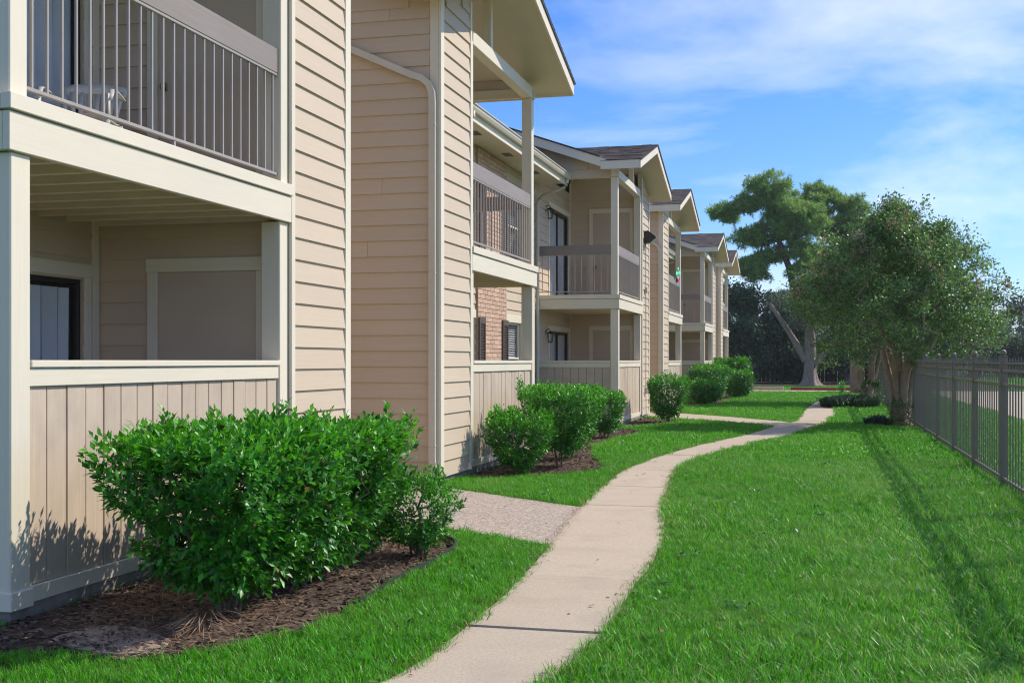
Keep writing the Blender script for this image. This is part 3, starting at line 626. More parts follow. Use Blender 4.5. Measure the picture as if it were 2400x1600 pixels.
def recess(bld, Ya, Yb, individual):
    """brick pier, windows with shutters, eave and gutter between the two units of a building"""
    X = FAC-2.0; mid = (Ya+Yb)/2-0.04
    ops = []
    for s in (-1, 1):
        p, q = sorted((mid+s*1.19, mid+s*2.65))
        for z0, z1 in ((0.85, 2.46), (3.85, 5.42)): ops.append((p, q, z0, z1))
    wall(bld, '+x', X, Ya, Yb, 0.1, 6.0, ops, boards=True, skip=[(mid-1.15, mid+1.15, 0, 7)])
    for o in ops:
        window(bld, *o)
        bx('window_header', bld, X, X+0.035, o[0]-0.09, o[1]+0.09, o[3], o[3]+0.16, 'trim')
        bx('window_casing', bld, X, X+0.03, (o[1] if o[0] > mid else o[0]-0.08), (o[1]+0.08 if o[0] > mid else o[0]), o[2], o[3]-0.002, 'trim')
        zz = (o[2], o[3]+0.02)
        if o[0] > mid: shutter(bld, mid+0.70, mid+1.14, *zz)
        else: shutter(bld, mid-1.14, mid-0.70, *zz)
    pier = bx('brick_pier', bld, X, X+0.055, mid-1.15, mid+1.15, 0.0, 5.92, 'mortar', 0)
    bl, bh = 0.365, 0.092; J = MB(); row = 0; z = 0.01
    while z+bh < 5.93:
        y = mid-1.15 - (0.5*bl if row % 2 else 0)
        while y < mid+1.15-0.02:
            p, q = max(y, mid-1.148), min(y+bl, mid+1.148); y += bl
            if q-p < 0.05: continue
            if individual and z > 1.55: bx('brick', pier, X+0.055, X+0.07, p+0.006, q-0.006, z+0.005, z+bh-0.005, 'brick', 0.003)
            else: J.box(X+0.055, X+0.07, p+0.006, q-0.006, z+0.005, z+bh-0.005)
        row += 1; z += bh
    J.obj('brickwork', 'brick_joined', pier, kind='stuff')
    bx('foundation', bld, X-0.1, X+0.012, Ya, Yb, -0.05, 0.1, 'foundation')
    # roof of the recess: eave 0.76 m out, fascia, gutter, soffit
    xe = X+0.76; xr = FAC-5.6; m = MB()
    m.prism([(xe-0.03, 6.02), (xe-0.03, 6.12), (xr, 6.12+MS*(xe-xr)), (2*xr-xe, 6.12), (2*xr-xe, 6.0), (xr, 6.0+MS*(xe-xr))], 1, Ya+0.06, Yb-0.06); r = m.obj('recess_roof', 'soffit', bld)
    m = MB(); m.prism([(xe, 6.122), (xe, 6.145), (xr, 6.15+MS*(xe-xr)), (2*xr-xe, 6.145), (2*xr-xe, 6.125), (xr, 6.126+MS*(xe-xr))], 1, Ya+0.06, Yb-0.06); m.obj('shingle_layer', 'shingle_slab', r)
    bx('fascia_board', r, xe-0.03, xe-0.005, Ya+0.05, Yb-0.05, 5.86, 6.1, 'trim'); bx('soffit_panel', r, X+0.03, xe-0.032, Ya+0.06, Yb-0.06, 5.93, 5.96, 'soffit')
    for i in range(3):
        y = Ya + (Yb-Ya)*(0.22+0.28*i); bx('soffit_vent', r, X+0.28, X+0.46, y-0.2, y+0.2, 5.922, 5.929, 'shutter', 0)
    m = MB(); gx = xe+0.0
    m.prism([(gx, 6.12), (gx, 6.0), (gx+0.075, 6.0), (gx+0.10, 6.05), (gx+0.105, 6.085), (gx+0.125, 6.10), (gx+0.125, 6.118), (gx+0.11, 6.118), (gx+0.11, 6.1), (gx+0.09, 6.06), (gx+0.07, 6.012), (gx+0.012, 6.012), (gx+0.012, 6.12)], 1, Ya+0.02, Yb-0.12); gt = m.obj('gutter', 'gutter', r)
    for y in (Yb-0.35, Ya+0.3):
        m = MB(); m.tube([(gx+0.05, y, 6.0), (gx+0.05, y, 5.9), (gx+0.0, y, 5.80), (X+0.18, y, 5.60), (X+0.10, y, 5.53), (X+0.075, y, 5.42), (X+0.075, y, 0.15), (X+0.2, y, 0.05)], 0.042, 8); m.obj('downspout', 'gutter', r, smooth=True)

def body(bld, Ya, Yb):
    # solid box, its near-black colour paints the dark of rooms behind the openings; also the far side of the building
    bx('dark_interior', bld, FAC-8.9, FAC-2.9, Ya+0.15, Yb-0.15, 0.02, 6.05, 'dark_interior', 0)
PER = 22.48
Bs = [
    ('tan lap sided apartment block filling the near left corner, balcony with plastic chair', 6.22),
    ('tan apartment block with slanted downspout on its blank side wall and brick pier between balconies', None),
    ('tan apartment block beyond the flood light, balcony rail decorated with green and pink toy flower', None),
    ('farthest tan apartment block at the end of the row before the dark trees', None)]
def building(label, y): return thing('apartment_building', label, 'building', (FAC-3.0, y, 0))
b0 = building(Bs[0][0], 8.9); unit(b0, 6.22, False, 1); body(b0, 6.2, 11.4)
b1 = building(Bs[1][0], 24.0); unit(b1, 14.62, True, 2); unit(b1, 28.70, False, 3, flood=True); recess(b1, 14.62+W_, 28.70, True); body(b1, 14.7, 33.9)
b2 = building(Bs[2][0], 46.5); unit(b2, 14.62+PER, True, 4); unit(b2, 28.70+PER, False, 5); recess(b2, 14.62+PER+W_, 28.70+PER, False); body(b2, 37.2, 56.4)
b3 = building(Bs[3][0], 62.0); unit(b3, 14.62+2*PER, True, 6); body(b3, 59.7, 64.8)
#PLANTS

# ------------------------------------------------------------------ metal fence, brick pillar, timber fence
FX = 2.24
fence = thing('metal_fence', 'dark brown metal picket fence with ball topped posts along the lawn', 'fence', (FX, 34, 0))
bmk = bmesh.new(); bmesh.ops.create_uvsphere(bmk, u_segments=12, v_segments=8, radius=0.042); ball = bpy.data.meshes.new('ball'); bmk.to_mesh(ball); bmk.free(); ball.materials.append(MATS['fence_metal']); ball.polygons.foreach_set('use_smooth', [True]*len(ball.polygons))
pk = MB(); pk.box(-0.008, 0.008, -0.010, 0.010, 0.05, 1.60); i = len(pk.v); pk.v += [(-0.008,-0.010,1.60),(0.008,-0.010,1.60),(0.008,0.010,1.60),(-0.008,0.010,1.60),(0,0,1.655)]; pk.f += [(i,i+1,i+4),(i+1,i+2,i+4),(i+2,i+3,i+4),(i+3,i,i+4)]
picket = pk.mesh('picket', 'fence_metal')
PSP = 2.83; y = 7.6; k = 0
while y < 58.5:
    p = bx('post', fence, FX-0.038, FX+0.038, y-0.038, y+0.038, 0, 1.645, 'fence_metal', 0.004)
    bx('post_cap', p, FX-0.046, FX+0.046, y-0.046, y+0.046, 1.645, 1.662, 'fence_metal', 0.006); obj('ball_finial', ball, p, (FX, y, 1.70))
    if y+PSP < 59.5:
        for z, h in ((0.11, 0.034), (1.285, 0.034), (1.455, 0.034), (1.555, 0.022)): bx('rail', fence, FX-0.017, FX+0.017, y+0.038, y+PSP-0.038, z, z+h, 'fence_metal', 0.003)
        for j in range(13): obj('picket', picket, fence, (FX, y+0.04+(j+0.5)*(PSP-0.08)/13, 0))
    y += PSP; k += 1
pl = thing('brick_pillar', 'square brown brick pillar at the far end of the metal fence', 'pillar', (1.75, 60.0, 0))
bx('mortar_core', pl, 1.46, 2.04, 59.71, 60.29, 0, 1.80, 'mortar', 0)
for fx, fy in ((0, -1), (-1, 0), (0, 1), (1, 0)):
    J = MB(); z = 0.0; row = 0
    while z < 1.78:
        a = -0.30-(0.1 if row % 2 else 0)
        while a < 0.30:
            p, q = max(a, -0.298), min(a+0.2, 0.298); a += 0.2
            if q-p < 0.03: continue
            if fx == 0: J.box(1.75+p+0.005, 1.75+q-0.005, 60+fy*0.29, 60+fy*0.302, z+0.004, z+0.071)
            else: J.box(1.75+fx*0.29, 1.75+fx*0.302, 60+p+0.005, 60+q-0.005, z+0.004, z+0.071)
        z += 0.075; row += 1
    J.obj('brickwork', 'pillar_brick', pl, kind='stuff')
bx('cap', pl, 1.42, 2.08, 59.67, 60.33, 1.80, 1.87, 'pillar_brick', 0.01)
tf = thing('timber_fence', 'tall dark weathered board fence in the shade under the far trees', 'fence', (-2, 90, 0))
for i in range(60):
    x = -11+i*0.3
    bx('board', tf, x, x+0.28, 90-0.012, 90+0.012+random.uniform(-0.006, 0.006), 0.03, 2.05+random.uniform(-0.05, 0.05), 'wood_dark', 0)
for z in (0.4, 1.6): bx('rail', tf, -11, 7, 90.03, 90.08, z, z+0.09, 'wood_dark')
for i in range(8): bx('post', tf, -11+i*2.55, -10.9+i*2.55, 90.08, 90.18, 0, 2.0, 'wood_dark')

# ------------------------------------------------------------------ plants: shared generators
def unitv(a): return a/np.maximum(1e-9, np.linalg.norm(a, axis=1, keepdims=True))
def leafgeo(P, D, N, L, wr=0.42, fold=0.25, curl=0.12):
    """leaves as four triangles folded on the midrib; P base, D direction, N face normal, L length"""
    D = unitv(D); S = unitv(np.cross(D, N)); N = np.cross(S, D); L = L[:, None]; n = len(P)
    b = P; mid = P + D*L*0.48 + N*L*0.0; le = mid + S*L*wr*0.5 + N*L*fold*0.25; ri = mid - S*L*wr*0.5 + N*L*fold*0.25; tip = P + D*L - N*L*curl
    V = np.stack([b, le, mid, ri, tip], 1).reshape(-1, 3); o = np.arange(n)[:, None]*5
    F = np.concatenate([o+np.array([[0, 2, 1]]), o+np.array([[0, 3, 2]]), o+np.array([[1, 2, 4]]), o+np.array([[2, 3, 4]])], 1).reshape(-1, 3)
    return V, F
def quadleaf(P, D, N, L, wr=0.5):
    D = unitv(D); S = unitv(np.cross(D, N)); L = L[:, None]; n = len(P)
    V = np.stack([P, P+D*L*0.5+S*L*wr*0.5, P+D*L, P+D*L*0.5-S*L*wr*0.5], 1).reshape(-1, 3); o = np.arange(n)[:, None]*4
    return V, (o+np.array([[0, 1, 2, 3]]))
def rdir(n): return unitv(rng.normal(size=(n, 3)))
def skeleton(stems, targets, step=0.35, bend=0.25, tip_r=0.006, powr=0.46, maxr=None):
    """stems: list of polylines (start tree); each target is joined to the nearest node by a bent twig"""
    pos = []; par = []
    for st in stems:
        for i, p in enumerate(st): pos.append(np.array(p, float)); par.append(-1 if i == 0 else len(pos)-2)
    own = len(pos); cnt = [0]*own
    A = np.array(pos)
    for t in targets[np.argsort(np.linalg.norm(targets-A[-1], axis=1))]:
        d = np.linalg.norm(A-t, axis=1) + np.maximum(0, A[:, 2]-t[2])*0.8
        for i in range(len(stems)): pass
        j = int(np.argmin(d)); v = t-A[j]; L = np.linalg.norm(v); n = max(1, int(L/step)); prev = j; new = []
        side = rng.normal(0, 0.09*L, 3)
        for q in range(1, n+1):
            f = q/n; new.append(A[j]+v*f+side*math.sin(math.pi*f)*0.8+np.array([0, 0, -bend*L*math.sin(math.pi*f)*0.25])); par.append(prev); prev = len(par)-1
        A = np.vstack([A, new]); cnt += [0]*n; cnt[-1] += 1
    for i in range(len(A)-1, -1, -1):
        if par[i] >= 0: cnt[par[i]] += cnt[i]
    r = tip_r*np.maximum(1, np.array(cnt))**powr
    return A, np.array(par), r
def skelmesh(A, par, r, n=5, name='branch', m='twig', loc=(0, 0, 0)):
    idx = np.where(par >= 0)[0]; P0 = A[par[idx]]; P1 = A[idx]; R0 = np.minimum(r[par[idx]], r[idx]*1.6); R1 = r[idx]
    D = unitv(P1-P0); up = np.where(np.abs(D[:, 2:3]) < 0.85, np.array([[0, 0, 1.0]]), np.array([[1.0, 0, 0]])); a = unitv(np.cross(D, up)); b = np.cross(D, a)
    th = np.arange(n)*2*math.pi/n; ring = a[:, None, :]*np.cos(th)[None, :, None] + b[:, None, :]*np.sin(th)[None, :, None]
    V = np.concatenate([P0[:, None]+ring*R0[:, None, None], P1[:, None]+ring*R1[:, None, None]], 1).reshape(-1, 3) - np.array(loc)
    o = (np.arange(len(idx))*2*n)[:, None, None]; j = np.arange(n); q = np.stack([j, (j+1) % n, n+(j+1) % n, n+j], 1)[None]
    return fastmesh(name, V, (o+q).reshape(-1, 4), m, True)

CAMP = np.array([0, 0, 1.6])
def bush(name, label, x, y, rx, ry, h, z0=0.18, leaf=0.055, dens=260, group=None, seed=1, clipped=0.6, stems=7, parts=0, mats=('leaf_bush', 'leaf_bush_new'), per=8, shoots=10, gap=0.0):
    """clipped broadleaf shrub: rounded box crown of leafy sprigs on bent stems"""
    global rng; rng = np.random.default_rng(seed)
    root = thing(name, label, 'bush', (x, y, 0), group); cz = (h+z0)/2; rz = (h-z0)/2
    area = 4*(rx*ry+rx*rz+ry*rz)*1.25; n = int(area*dens)
    fa = np.array([ry*rz, rx*rz, rx*ry]); ax_ = rng.choice(3, n*2, p=fa/fa.sum()); q = rng.uniform(-1, 1, (n*2, 3))   # rounded box skin, even cover
    q[np.arange(n*2), ax_] = np.sign(rng.uniform(-1, 1, n*2)); kk = 2.0+3.2*clipped; q /= (np.abs(q)**kk).sum(1, keepdims=True)**(1/kk)
    # lumpy surface, sprigs mostly near the skin, narrower skirt below
    ph = rng.uniform(0, 6, 6); lump = 1+0.07*np.sin(q[:, 0]*4+ph[0]+q[:, 2]*3)+0.06*np.sin(q[:, 1]*5+ph[1])+0.05*np.sin(q[:, 2]*6+ph[2]+q[:, 0]*5)
    rad = lump*(1-0.42*rng.random(len(q))**2.0); q = q*rad[:, None]
    tp = np.clip((q[:, 2]+1)/2, 0, 1); sk = 0.5+0.5*np.minimum(1, tp*1.6)
    S = np.stack([q[:, 0]*rx*sk, q[:, 1]*ry*sk, np.minimum(q[:, 2], 0.97+rng.normal(0, 0.03, len(q)))*rz+cz], 1)
    keep = rng.random(len(S)) < np.where(q[:, 2] < -0.72, 0.45, 1.0)
    if gap: keep &= (np.sin(S[:, 0]*7+ph[3])+np.sin(S[:, 1]*8+ph[4])+np.sin(S[:, 2]*9+ph[5]) > -1.9+gap)
    S = S[keep][:n]; nrm = unitv(np.stack([S[:, 0]/rx, S[:, 1]/ry, (S[:, 2]-cz)/rz*1.1], 1))
    sh = rng.integers(0, len(S), shoots)     # a few upright shoots break the clipped top
    topi = np.where(S[:, 2] > h-0.12)[0]
    SP, SD = [S], [unitv(nrm+np.array([0, 0, 0.55])+rng.normal(0, 0.45, S.shape))]
    if len(topi):
        for t in rng.choice(topi, shoots):
            hh = rng.uniform(0.05, 0.17)
            for z in np.arange(0.02, hh, 0.022): SP.append(S[t:t+1]+np.array([[0, 0, z]])+rng.normal(0, 0.006, (1, 3))); SD.append(np.array([[rng.normal(0, .5), rng.normal(0, .5), 1.0]]))
    SP = np.vstack(SP); SD = unitv(np.vstack(SD)); m = len(SP)
    t = np.tile(np.linspace(0, 1, per), m); P = np.repeat(SP, per, 0); D0 = np.repeat(SD, per, 0)
    base = P + D0*(t*leaf*1.9-leaf*0.9)[:, None]
    side = np.cross(D0, rdir(len(P))); side = unitv(side); spread = (0.9-0.55*t)[:, None]
    D = unitv(D0*(0.45+0.5*t)[:, None]+side*spread); N = unitv(np.cross(np.cross(D, D0+np.array([0, 0, 0.25])), D)+rng.normal(0, 0.25, P.shape)+np.array([0, 0, 0.25]))
    L = leaf*rng.uniform(0.55, 1.25, len(P))*(1-0.25*t)
    world_P = base+np.array([x, y, 0])
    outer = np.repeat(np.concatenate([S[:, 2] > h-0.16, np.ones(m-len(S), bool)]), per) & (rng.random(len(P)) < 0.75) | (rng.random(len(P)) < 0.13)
    ind = np.zeros(len(P), bool)
    brown = rng.random(len(P)) < 0.010
    if parts:
        dist = np.linalg.norm(world_P-CAMP, axis=1)+rng.random(len(P))*0.25; ind[np.argsort(dist)[:parts]] = True
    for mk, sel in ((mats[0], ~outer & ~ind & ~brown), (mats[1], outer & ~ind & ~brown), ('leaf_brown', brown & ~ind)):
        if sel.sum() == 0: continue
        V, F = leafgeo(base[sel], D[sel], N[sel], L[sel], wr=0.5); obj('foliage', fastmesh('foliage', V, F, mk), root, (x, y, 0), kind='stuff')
    if parts:
        lm = []
        for mk in mats:
            V, F = leafgeo(np.zeros((1, 3)), np.array([[1., 0, 0]]), np.array([[0, 0, 1.]]), np.ones(1), wr=0.5); lm.append(fastmesh('leaf', V, F, mk))
        for i in np.where(ind)[0]:
            o = bpy.data.objects.new('leaf', lm[int(outer[i])]); col.objects.link(o); o.parent = root
            dv = Vector(D[i]).normalized(); nv = Vector(N[i]); sv = nv.cross(dv).normalized(); nv = dv.cross(sv)
            o.matrix_local = Matrix.Translation(Vector(base[i])) @ Matrix((dv, sv, nv)).transposed().to_4x4() @ Matrix.Scale(float(L[i]), 4)
    tg = S[rng.choice(len(S), min(len(S), 26*stems//4+20), replace=False)]*np.array([0.9, 0.9, 0.96])
    st = []
    for i in range(stems):
        a = rng.uniform(0, 6.28); r0 = rng.uniform(0, 0.07); r1 = rng.uniform(0.25, 0.6)
        st.append([(r0*math.cos(a), r0*math.sin(a), 0), (r0*1.6*math.cos(a)+rng.normal(0, .01), r0*1.6*math.sin(a), z0*0.6), (rx*r1*0.55*math.cos(a), ry*r1*0.55*math.sin(a), z0+0.16*(h-z0)), (rx*r1*math.cos(a), ry*r1*math.sin(a), z0+0.45*(h-z0))])
    A, pr, r = skeleton(st, tg, step=0.12, tip_r=0.0032, powr=0.5)
    obj('stems', skelmesh(A, pr, r, 5, 'stems', 'twig'), root, (x, y, 0)); return root

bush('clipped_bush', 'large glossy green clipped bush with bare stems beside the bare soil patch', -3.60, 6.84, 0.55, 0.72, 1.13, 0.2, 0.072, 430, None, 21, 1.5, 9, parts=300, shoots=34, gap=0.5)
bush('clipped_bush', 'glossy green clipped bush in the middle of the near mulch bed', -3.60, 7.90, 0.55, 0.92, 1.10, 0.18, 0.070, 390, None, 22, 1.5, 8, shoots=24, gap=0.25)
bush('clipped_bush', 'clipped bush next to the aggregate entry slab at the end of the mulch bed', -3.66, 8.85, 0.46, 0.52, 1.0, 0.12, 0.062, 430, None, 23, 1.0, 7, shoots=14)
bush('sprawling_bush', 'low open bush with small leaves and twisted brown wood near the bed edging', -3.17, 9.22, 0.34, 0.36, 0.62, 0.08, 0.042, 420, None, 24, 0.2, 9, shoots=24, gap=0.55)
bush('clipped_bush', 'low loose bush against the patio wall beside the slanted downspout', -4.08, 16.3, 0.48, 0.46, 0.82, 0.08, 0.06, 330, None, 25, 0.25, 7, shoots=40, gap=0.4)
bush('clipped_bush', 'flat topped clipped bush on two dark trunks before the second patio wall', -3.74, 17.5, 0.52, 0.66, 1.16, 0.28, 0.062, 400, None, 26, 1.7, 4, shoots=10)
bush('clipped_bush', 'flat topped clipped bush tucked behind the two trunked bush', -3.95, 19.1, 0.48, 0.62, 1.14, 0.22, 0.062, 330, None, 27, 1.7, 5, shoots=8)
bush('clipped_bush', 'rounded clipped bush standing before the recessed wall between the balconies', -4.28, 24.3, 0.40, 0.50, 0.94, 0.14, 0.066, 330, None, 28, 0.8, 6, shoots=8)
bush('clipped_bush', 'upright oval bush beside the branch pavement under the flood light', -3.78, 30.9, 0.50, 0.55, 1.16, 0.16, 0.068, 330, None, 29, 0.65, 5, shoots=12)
fm = ('leaf_far_bush', 'leaf_bush_new')
bush('clipped_bush', 'small bush in front of the long far hedge by the lawn', -4.0, 43.4, 0.60, 0.65, 0.82, 0.06, 0.09, 170, None, 30, 0.5, 5, mats=fm, shoots=8)
bush('clipped_bush', 'boxy hedge bush against the patio planks of the third building', -4.15, 45.6, 0.55, 1.2, 1.36, 0.12, 0.095, 150, None, 31, 0.95, 4, mats=fm, shoots=4)
bush('clipped_bush', 'boxy hedge bush in the middle of the long far hedge', -4.1, 48.8, 0.55, 1.6, 1.36, 0.12, 0.095, 140, None, 32, 0.95, 4, mats=fm, shoots=4)
bush('clipped_bush', 'shaggy topped hedge bush at the end of the long far hedge', -3.75, 54.3, 0.72, 1.3, 1.58, 0.12, 0.10, 130, None, 33, 0.8, 4, mats=fm, shoots=60)
bush('clipped_bush', 'round bush at the lawn corner before the shaggy hedge end', -3.35, 52.0, 0.68, 0.65, 1.12, 0.06, 0.095, 160, None, 34, 0.6, 4, mats=fm, shoots=8)

# ------------------------------------------------------------------ trees
def blobs(B, n, shell=0.55):
    """points in a union of ellipsoids (cx,cy,cz,rx,ry,rz), biased to the skin"""
    vol = np.array([b[3]*b[4]*b[5] for b in B])**0.7; k = rng.choice(len(B), n, p=vol/vol.sum()); B = np.array(B)[k]
    return B[:, :3]+rdir(n)*(rng.random((n, 1))**shell)*B[:, 3:]
def crown_leaves(C, per, sig, L, dirbias=(0, 0, 0.2), droop=0.0):
    P = np.repeat(C, per, 0)+rng.normal(0, 1, (len(C)*per, 3))*np.array(sig)
    D = rdir(len(P))+np.array(dirbias); N = rdir(len(P))+np.array([0, 0, 0.6])
    return P, D, N, L*rng.uniform(0.6, 1.25, len(P))

def crape(name, label, x, y, h, R0, seed, nleaf, leaf, stems, group=None):
    global rng; rng = np.random.default_rng(seed)
    root = thing(name, label, 'tree', (x, y, 0), group)
    zf = h*0.25
    ell = []
    for i in range(26):
        a = rng.uniform(0, 6.28); f = rng.uniform(0.2, 0.72)**0.7; z = rng.uniform(0.36, 0.84)*h; prof = math.sin(math.pi*min(1, max(0.15, (z/h-0.10)/0.93)))**0.8
        s = rng.uniform(0.26, 0.4); ell.append((R0*f*prof*math.cos(a), R0*f*prof*math.sin(a), z, R0*s, R0*s, R0*s*0.75))
    tg = blobs(ell, 230, 0.4); tg = tg[tg[:, 2] > zf*1.02]
    # long outward and upward shoots make the feathery outline
    k = 210; a = rng.uniform(0, 6.28, k); el = rng.uniform(-0.08, 1.5, k); rr = R0*rng.uniform(0.82, 1.14, k)
    ca = np.abs(np.cos(el)); sh = np.stack([rr*np.cos(a)*ca**1.25, rr*np.sin(a)*ca**1.25, h*0.52+(h*0.45)*np.sin(el)*rng.uniform(0.78, 1.22, k)], 1)
    tg = np.vstack([tg, sh]); st = []
    for i in range(stems):
        a = 6.28*i/stems+rng.uniform(-.3, .3); r0 = 0.13+0.05*rng.random(); lean = rng.uniform(0.16, 0.30)
        st.append([(r0*math.cos(a), r0*math.sin(a), 0), (r0*1.05*math.cos(a), r0*1.05*math.sin(a), zf*0.3), (r0*1.3*math.cos(a)+rng.normal(0, .02), r0*1.3*math.sin(a)+rng.normal(0, .02), zf*0.65), ((r0+lean*0.6)*math.cos(a), (r0+lean*0.6)*math.sin(a), zf), ((r0+lean*1.4)*math.cos(a+.15), (r0+lean*1.4)*math.sin(a+.15), zf*1.45)])
    A, pr, r = skeleton(st, tg, step=0.3, tip_r=0.006, powr=0.52)
    r[:stems*5] = np.clip(r[:stems*5]*1.25, 0.075, 0.125)*h/5.3
    for i in range(stems): r[i*5] *= 1.35
    obj('trunk', skelmesh(A, pr, r, 8, 'trunk', 'bark_crape'), root, (x, y, 0))
    C = np.vstack([tg, tg[len(tg)-k:]+rng.normal(0, 0.1, (k, 3)), blobs(ell, 260, 0.35)])
    P, D, N, L = crown_leaves(C, max(1, nleaf//len(C)), (0.125*R0/2.4, 0.125*R0/2.4, 0.105*R0/2.4), leaf)
    # sprays along the shoots
    ax = sh-np.array([0, 0, h*0.5]); t = rng.uniform(0.62, 1.1, (k, 26)); Q = (np.array([0, 0, h*0.5])+ax[:, None]*t[..., None]).reshape(-1, 3)+rng.normal(0, 0.05, (k*26, 3))
    P = np.vstack([P, Q]); D = np.vstack([D, rdir(len(Q))+np.repeat(unitv(ax), 26, 0)*0.6]); N = np.vstack([N, rdir(len(Q))+np.array([0, 0, .5])]); L = np.concatenate([L, leaf*rng.uniform(.6, 1.1, len(Q))])
    ok = P[:, 2] > zf*0.85; V, F = leafgeo(P[ok], D[ok], N[ok], L[ok], wr=0.5); obj('crown', fastmesh('crown', V, F, 'leaf_crape'), root, (x, y, 0), kind='stuff')
    for nm, mk, cnt, m in (('flower_panicle', 'flower_crape', 46, 36), ('seed_head', 'seed_crape', 80, 30)):
        top = sh[(sh[:, 2] > h*0.6)]; c = top[rng.integers(0, len(top), cnt)]*np.array([1.0, 1.0, 1.0])+rng.normal(0, 0.08, (cnt, 3))
        P = np.repeat(c, m, 0)+rng.normal(0, 1, (cnt*m, 3))*np.array([0.05, 0.05, 0.09]); V, F = quadleaf(P, rdir(len(P)), rdir(len(P)), 0.055*rng.uniform(.6, 1.2, len(P)), 0.8)
        obj(nm, fastmesh(nm, V, F, mk), root, (x, y, 0), kind='stuff')
    return root
crape('crape_myrtle', 'multi trunked flowering tree with peeling tan bark standing nearest along the fence', 1.92, 31.2, 5.25, 2.38, 41, 48000, 0.092, 6)
crape('crape_myrtle', 'darker multi trunked tree behind the dark strappy ground plants', 1.75, 46.0, 6.0, 2.6, 43, 30000, 0.125, 5)

def pine(name, label, x, y, pts, ell, seed, ntuft, group=None):
    global rng; rng = np.random.default_rng(seed)
    root = thing(name, label, 'tree', (x, y, 0), group); ell = clumpy(ell, 24, seed); tg = np.array([e[:3] for e in ell])+rng.normal(0, 0.1, (len(ell), 3)); tg = tg[:260]
    A, pr, r = skeleton([pts], tg, step=0.6, tip_r=0.018, powr=0.42); n0 = len(pts); r[:n0] = np.linspace(0.34, 0.13, n0)
    obj('trunk', skelmesh(A, pr, r, 7, 'trunk', 'bark_pine'), root, (x, y, 0))
    C = np.vstack([tg, blobs(ell, ntuft-len(tg), 0.35)]); C = C+rng.normal(0, 0.08, C.shape); nb = 20
    cd_ = np.repeat(unitv(rdir(len(C))*0.5+np.array([0, 0, 0.7])), nb, 0); P = np.repeat(C, nb, 0); D = unitv(cd_*0.45+rdir(len(P))); L = rng.uniform(0.22, 0.42, len(P))
    V, F = quadleaf(P, D, rdir(len(P)), L, 0.13); obj('crown', fastmesh('crown', V, F, 'needle_pine'), root, (x, y, 0), kind='stuff'); return root
def E_(a): return [(dx, dy, z, rx, rx, rz) for dx, dy, z, rx, rz in a]
def clumpy(ell, k, seed):
    rg = np.random.default_rng(seed); out = []
    for e in ell:
        for i in range(max(3, int(k*(e[3]/1.6)**1.3))):
            d = rg.normal(size=3); d /= np.linalg.norm(d); f = rg.random()**0.4; r = rg.uniform(0.28, 0.78)
            out.append((e[0]+d[0]*e[3]*f, e[1]+d[1]*e[4]*f, e[2]+d[2]*e[5]*f, r, r, r*0.6))
    return out
pine('pine_tree', 'tall pine with crooked trunk and spreading needle clumps against the sky', -1.9, 88, [(0.4, 0, 0), (0.35, 0, 4), (0.2, 0, 6.5), (-0.2, 0, 8.3), (-0.9, 0, 10.2), (-1.2, 0, 12), (-1.4, 0, 13.8)],
     E_([(-1.6, 0, 13.9, 1.9, 1.3), (-0.4, 1, 12.4, 1.7, 1.0), (-4.5, 0.5, 12.4, 1.2, 0.5), (-3.2, -0.5, 12.9, 1.0, 0.5), (-0.3, 0, 11.2, 2.0, 0.8), (-2.7, 0, 10.6, 1.7, 0.6), (-3.3, 0.3, 8.6, 1.6, 0.55), (-2.6, -0.6, 7.7, 1.2, 0.5), (0.9, 0.4, 9.6, 1.5, 0.9), (-0.7, 0, 6.1, 0.9, 0.45), (1.3, 0, 11.8, 1.6, 0.8), (0.9, -0.3, 8.1, 1.3, 0.6), (-1.4, 0.2, 9.2, 1.1, 0.5), (1.0, 0, 6.9, 1.0, 0.5), (-1.2, 0, 12.6, 1.6, 0.9)]), 51, 6000)
pine('pine_tree', 'dense round topped pine rising behind the crooked pine', 1.0, 94, [(0, 0, 0), (0, 0, 5), (0.1, 0, 9), (0.2, 0, 12.5)],
     E_([(-1.4, 0, 13.8, 2.1, 1.3), (0.6, 0, 12.8, 2.0, 1.3), (2.0, 0.3, 11.4, 1.9, 1.1), (-0.6, 0, 11.6, 2.2, 1.2), (3.6, 0, 11.5, 1.2, 0.9), (1.5, 0, 9.6, 2.0, 1.0), (-0.6, 0, 9.2, 1.8, 0.9), (2.9, 0.5, 9.4, 1.4, 0.8)]), 52, 5200)

def flared_trunk(root, x, y):
    """wide fluted trunk with root flare"""
    n = 28; V = []; F = []; zs = [0, 0.1, 0.25, 0.5, 0.9, 1.5, 2.2, 2.9, 3.6]; rs = [0.80, 0.62, 0.50, 0.42, 0.37, 0.34, 0.35, 0.33, 0.24]
    for i, (z, r) in enumerate(zip(zs, rs)):
        for j in range(n):
            t = 2*math.pi*j/n; fl = 1+(0.26*max(0.15, 1-z/1.4))*math.sin(5*t+0.6)+0.05*math.sin(9*t+z); V.append((r*fl*math.cos(t), r*fl*math.sin(t), z))
    for i in range(len(zs)-1):
        for j in range(n): F.append((i*n+j, i*n+(j+1) % n, (i+1)*n+(j+1) % n, (i+1)*n+j))
    return obj('trunk', pymesh('trunk', V, F, 'bark_grey', True), root, (x, y, 0))
rng = np.random.default_rng(61)
bt = thing('broad_tree', 'broad old tree with fluted grey trunk, root flare and forking pale limbs', 'tree', (-0.55, 77, 0))
flared_trunk(bt, -0.55, 77)
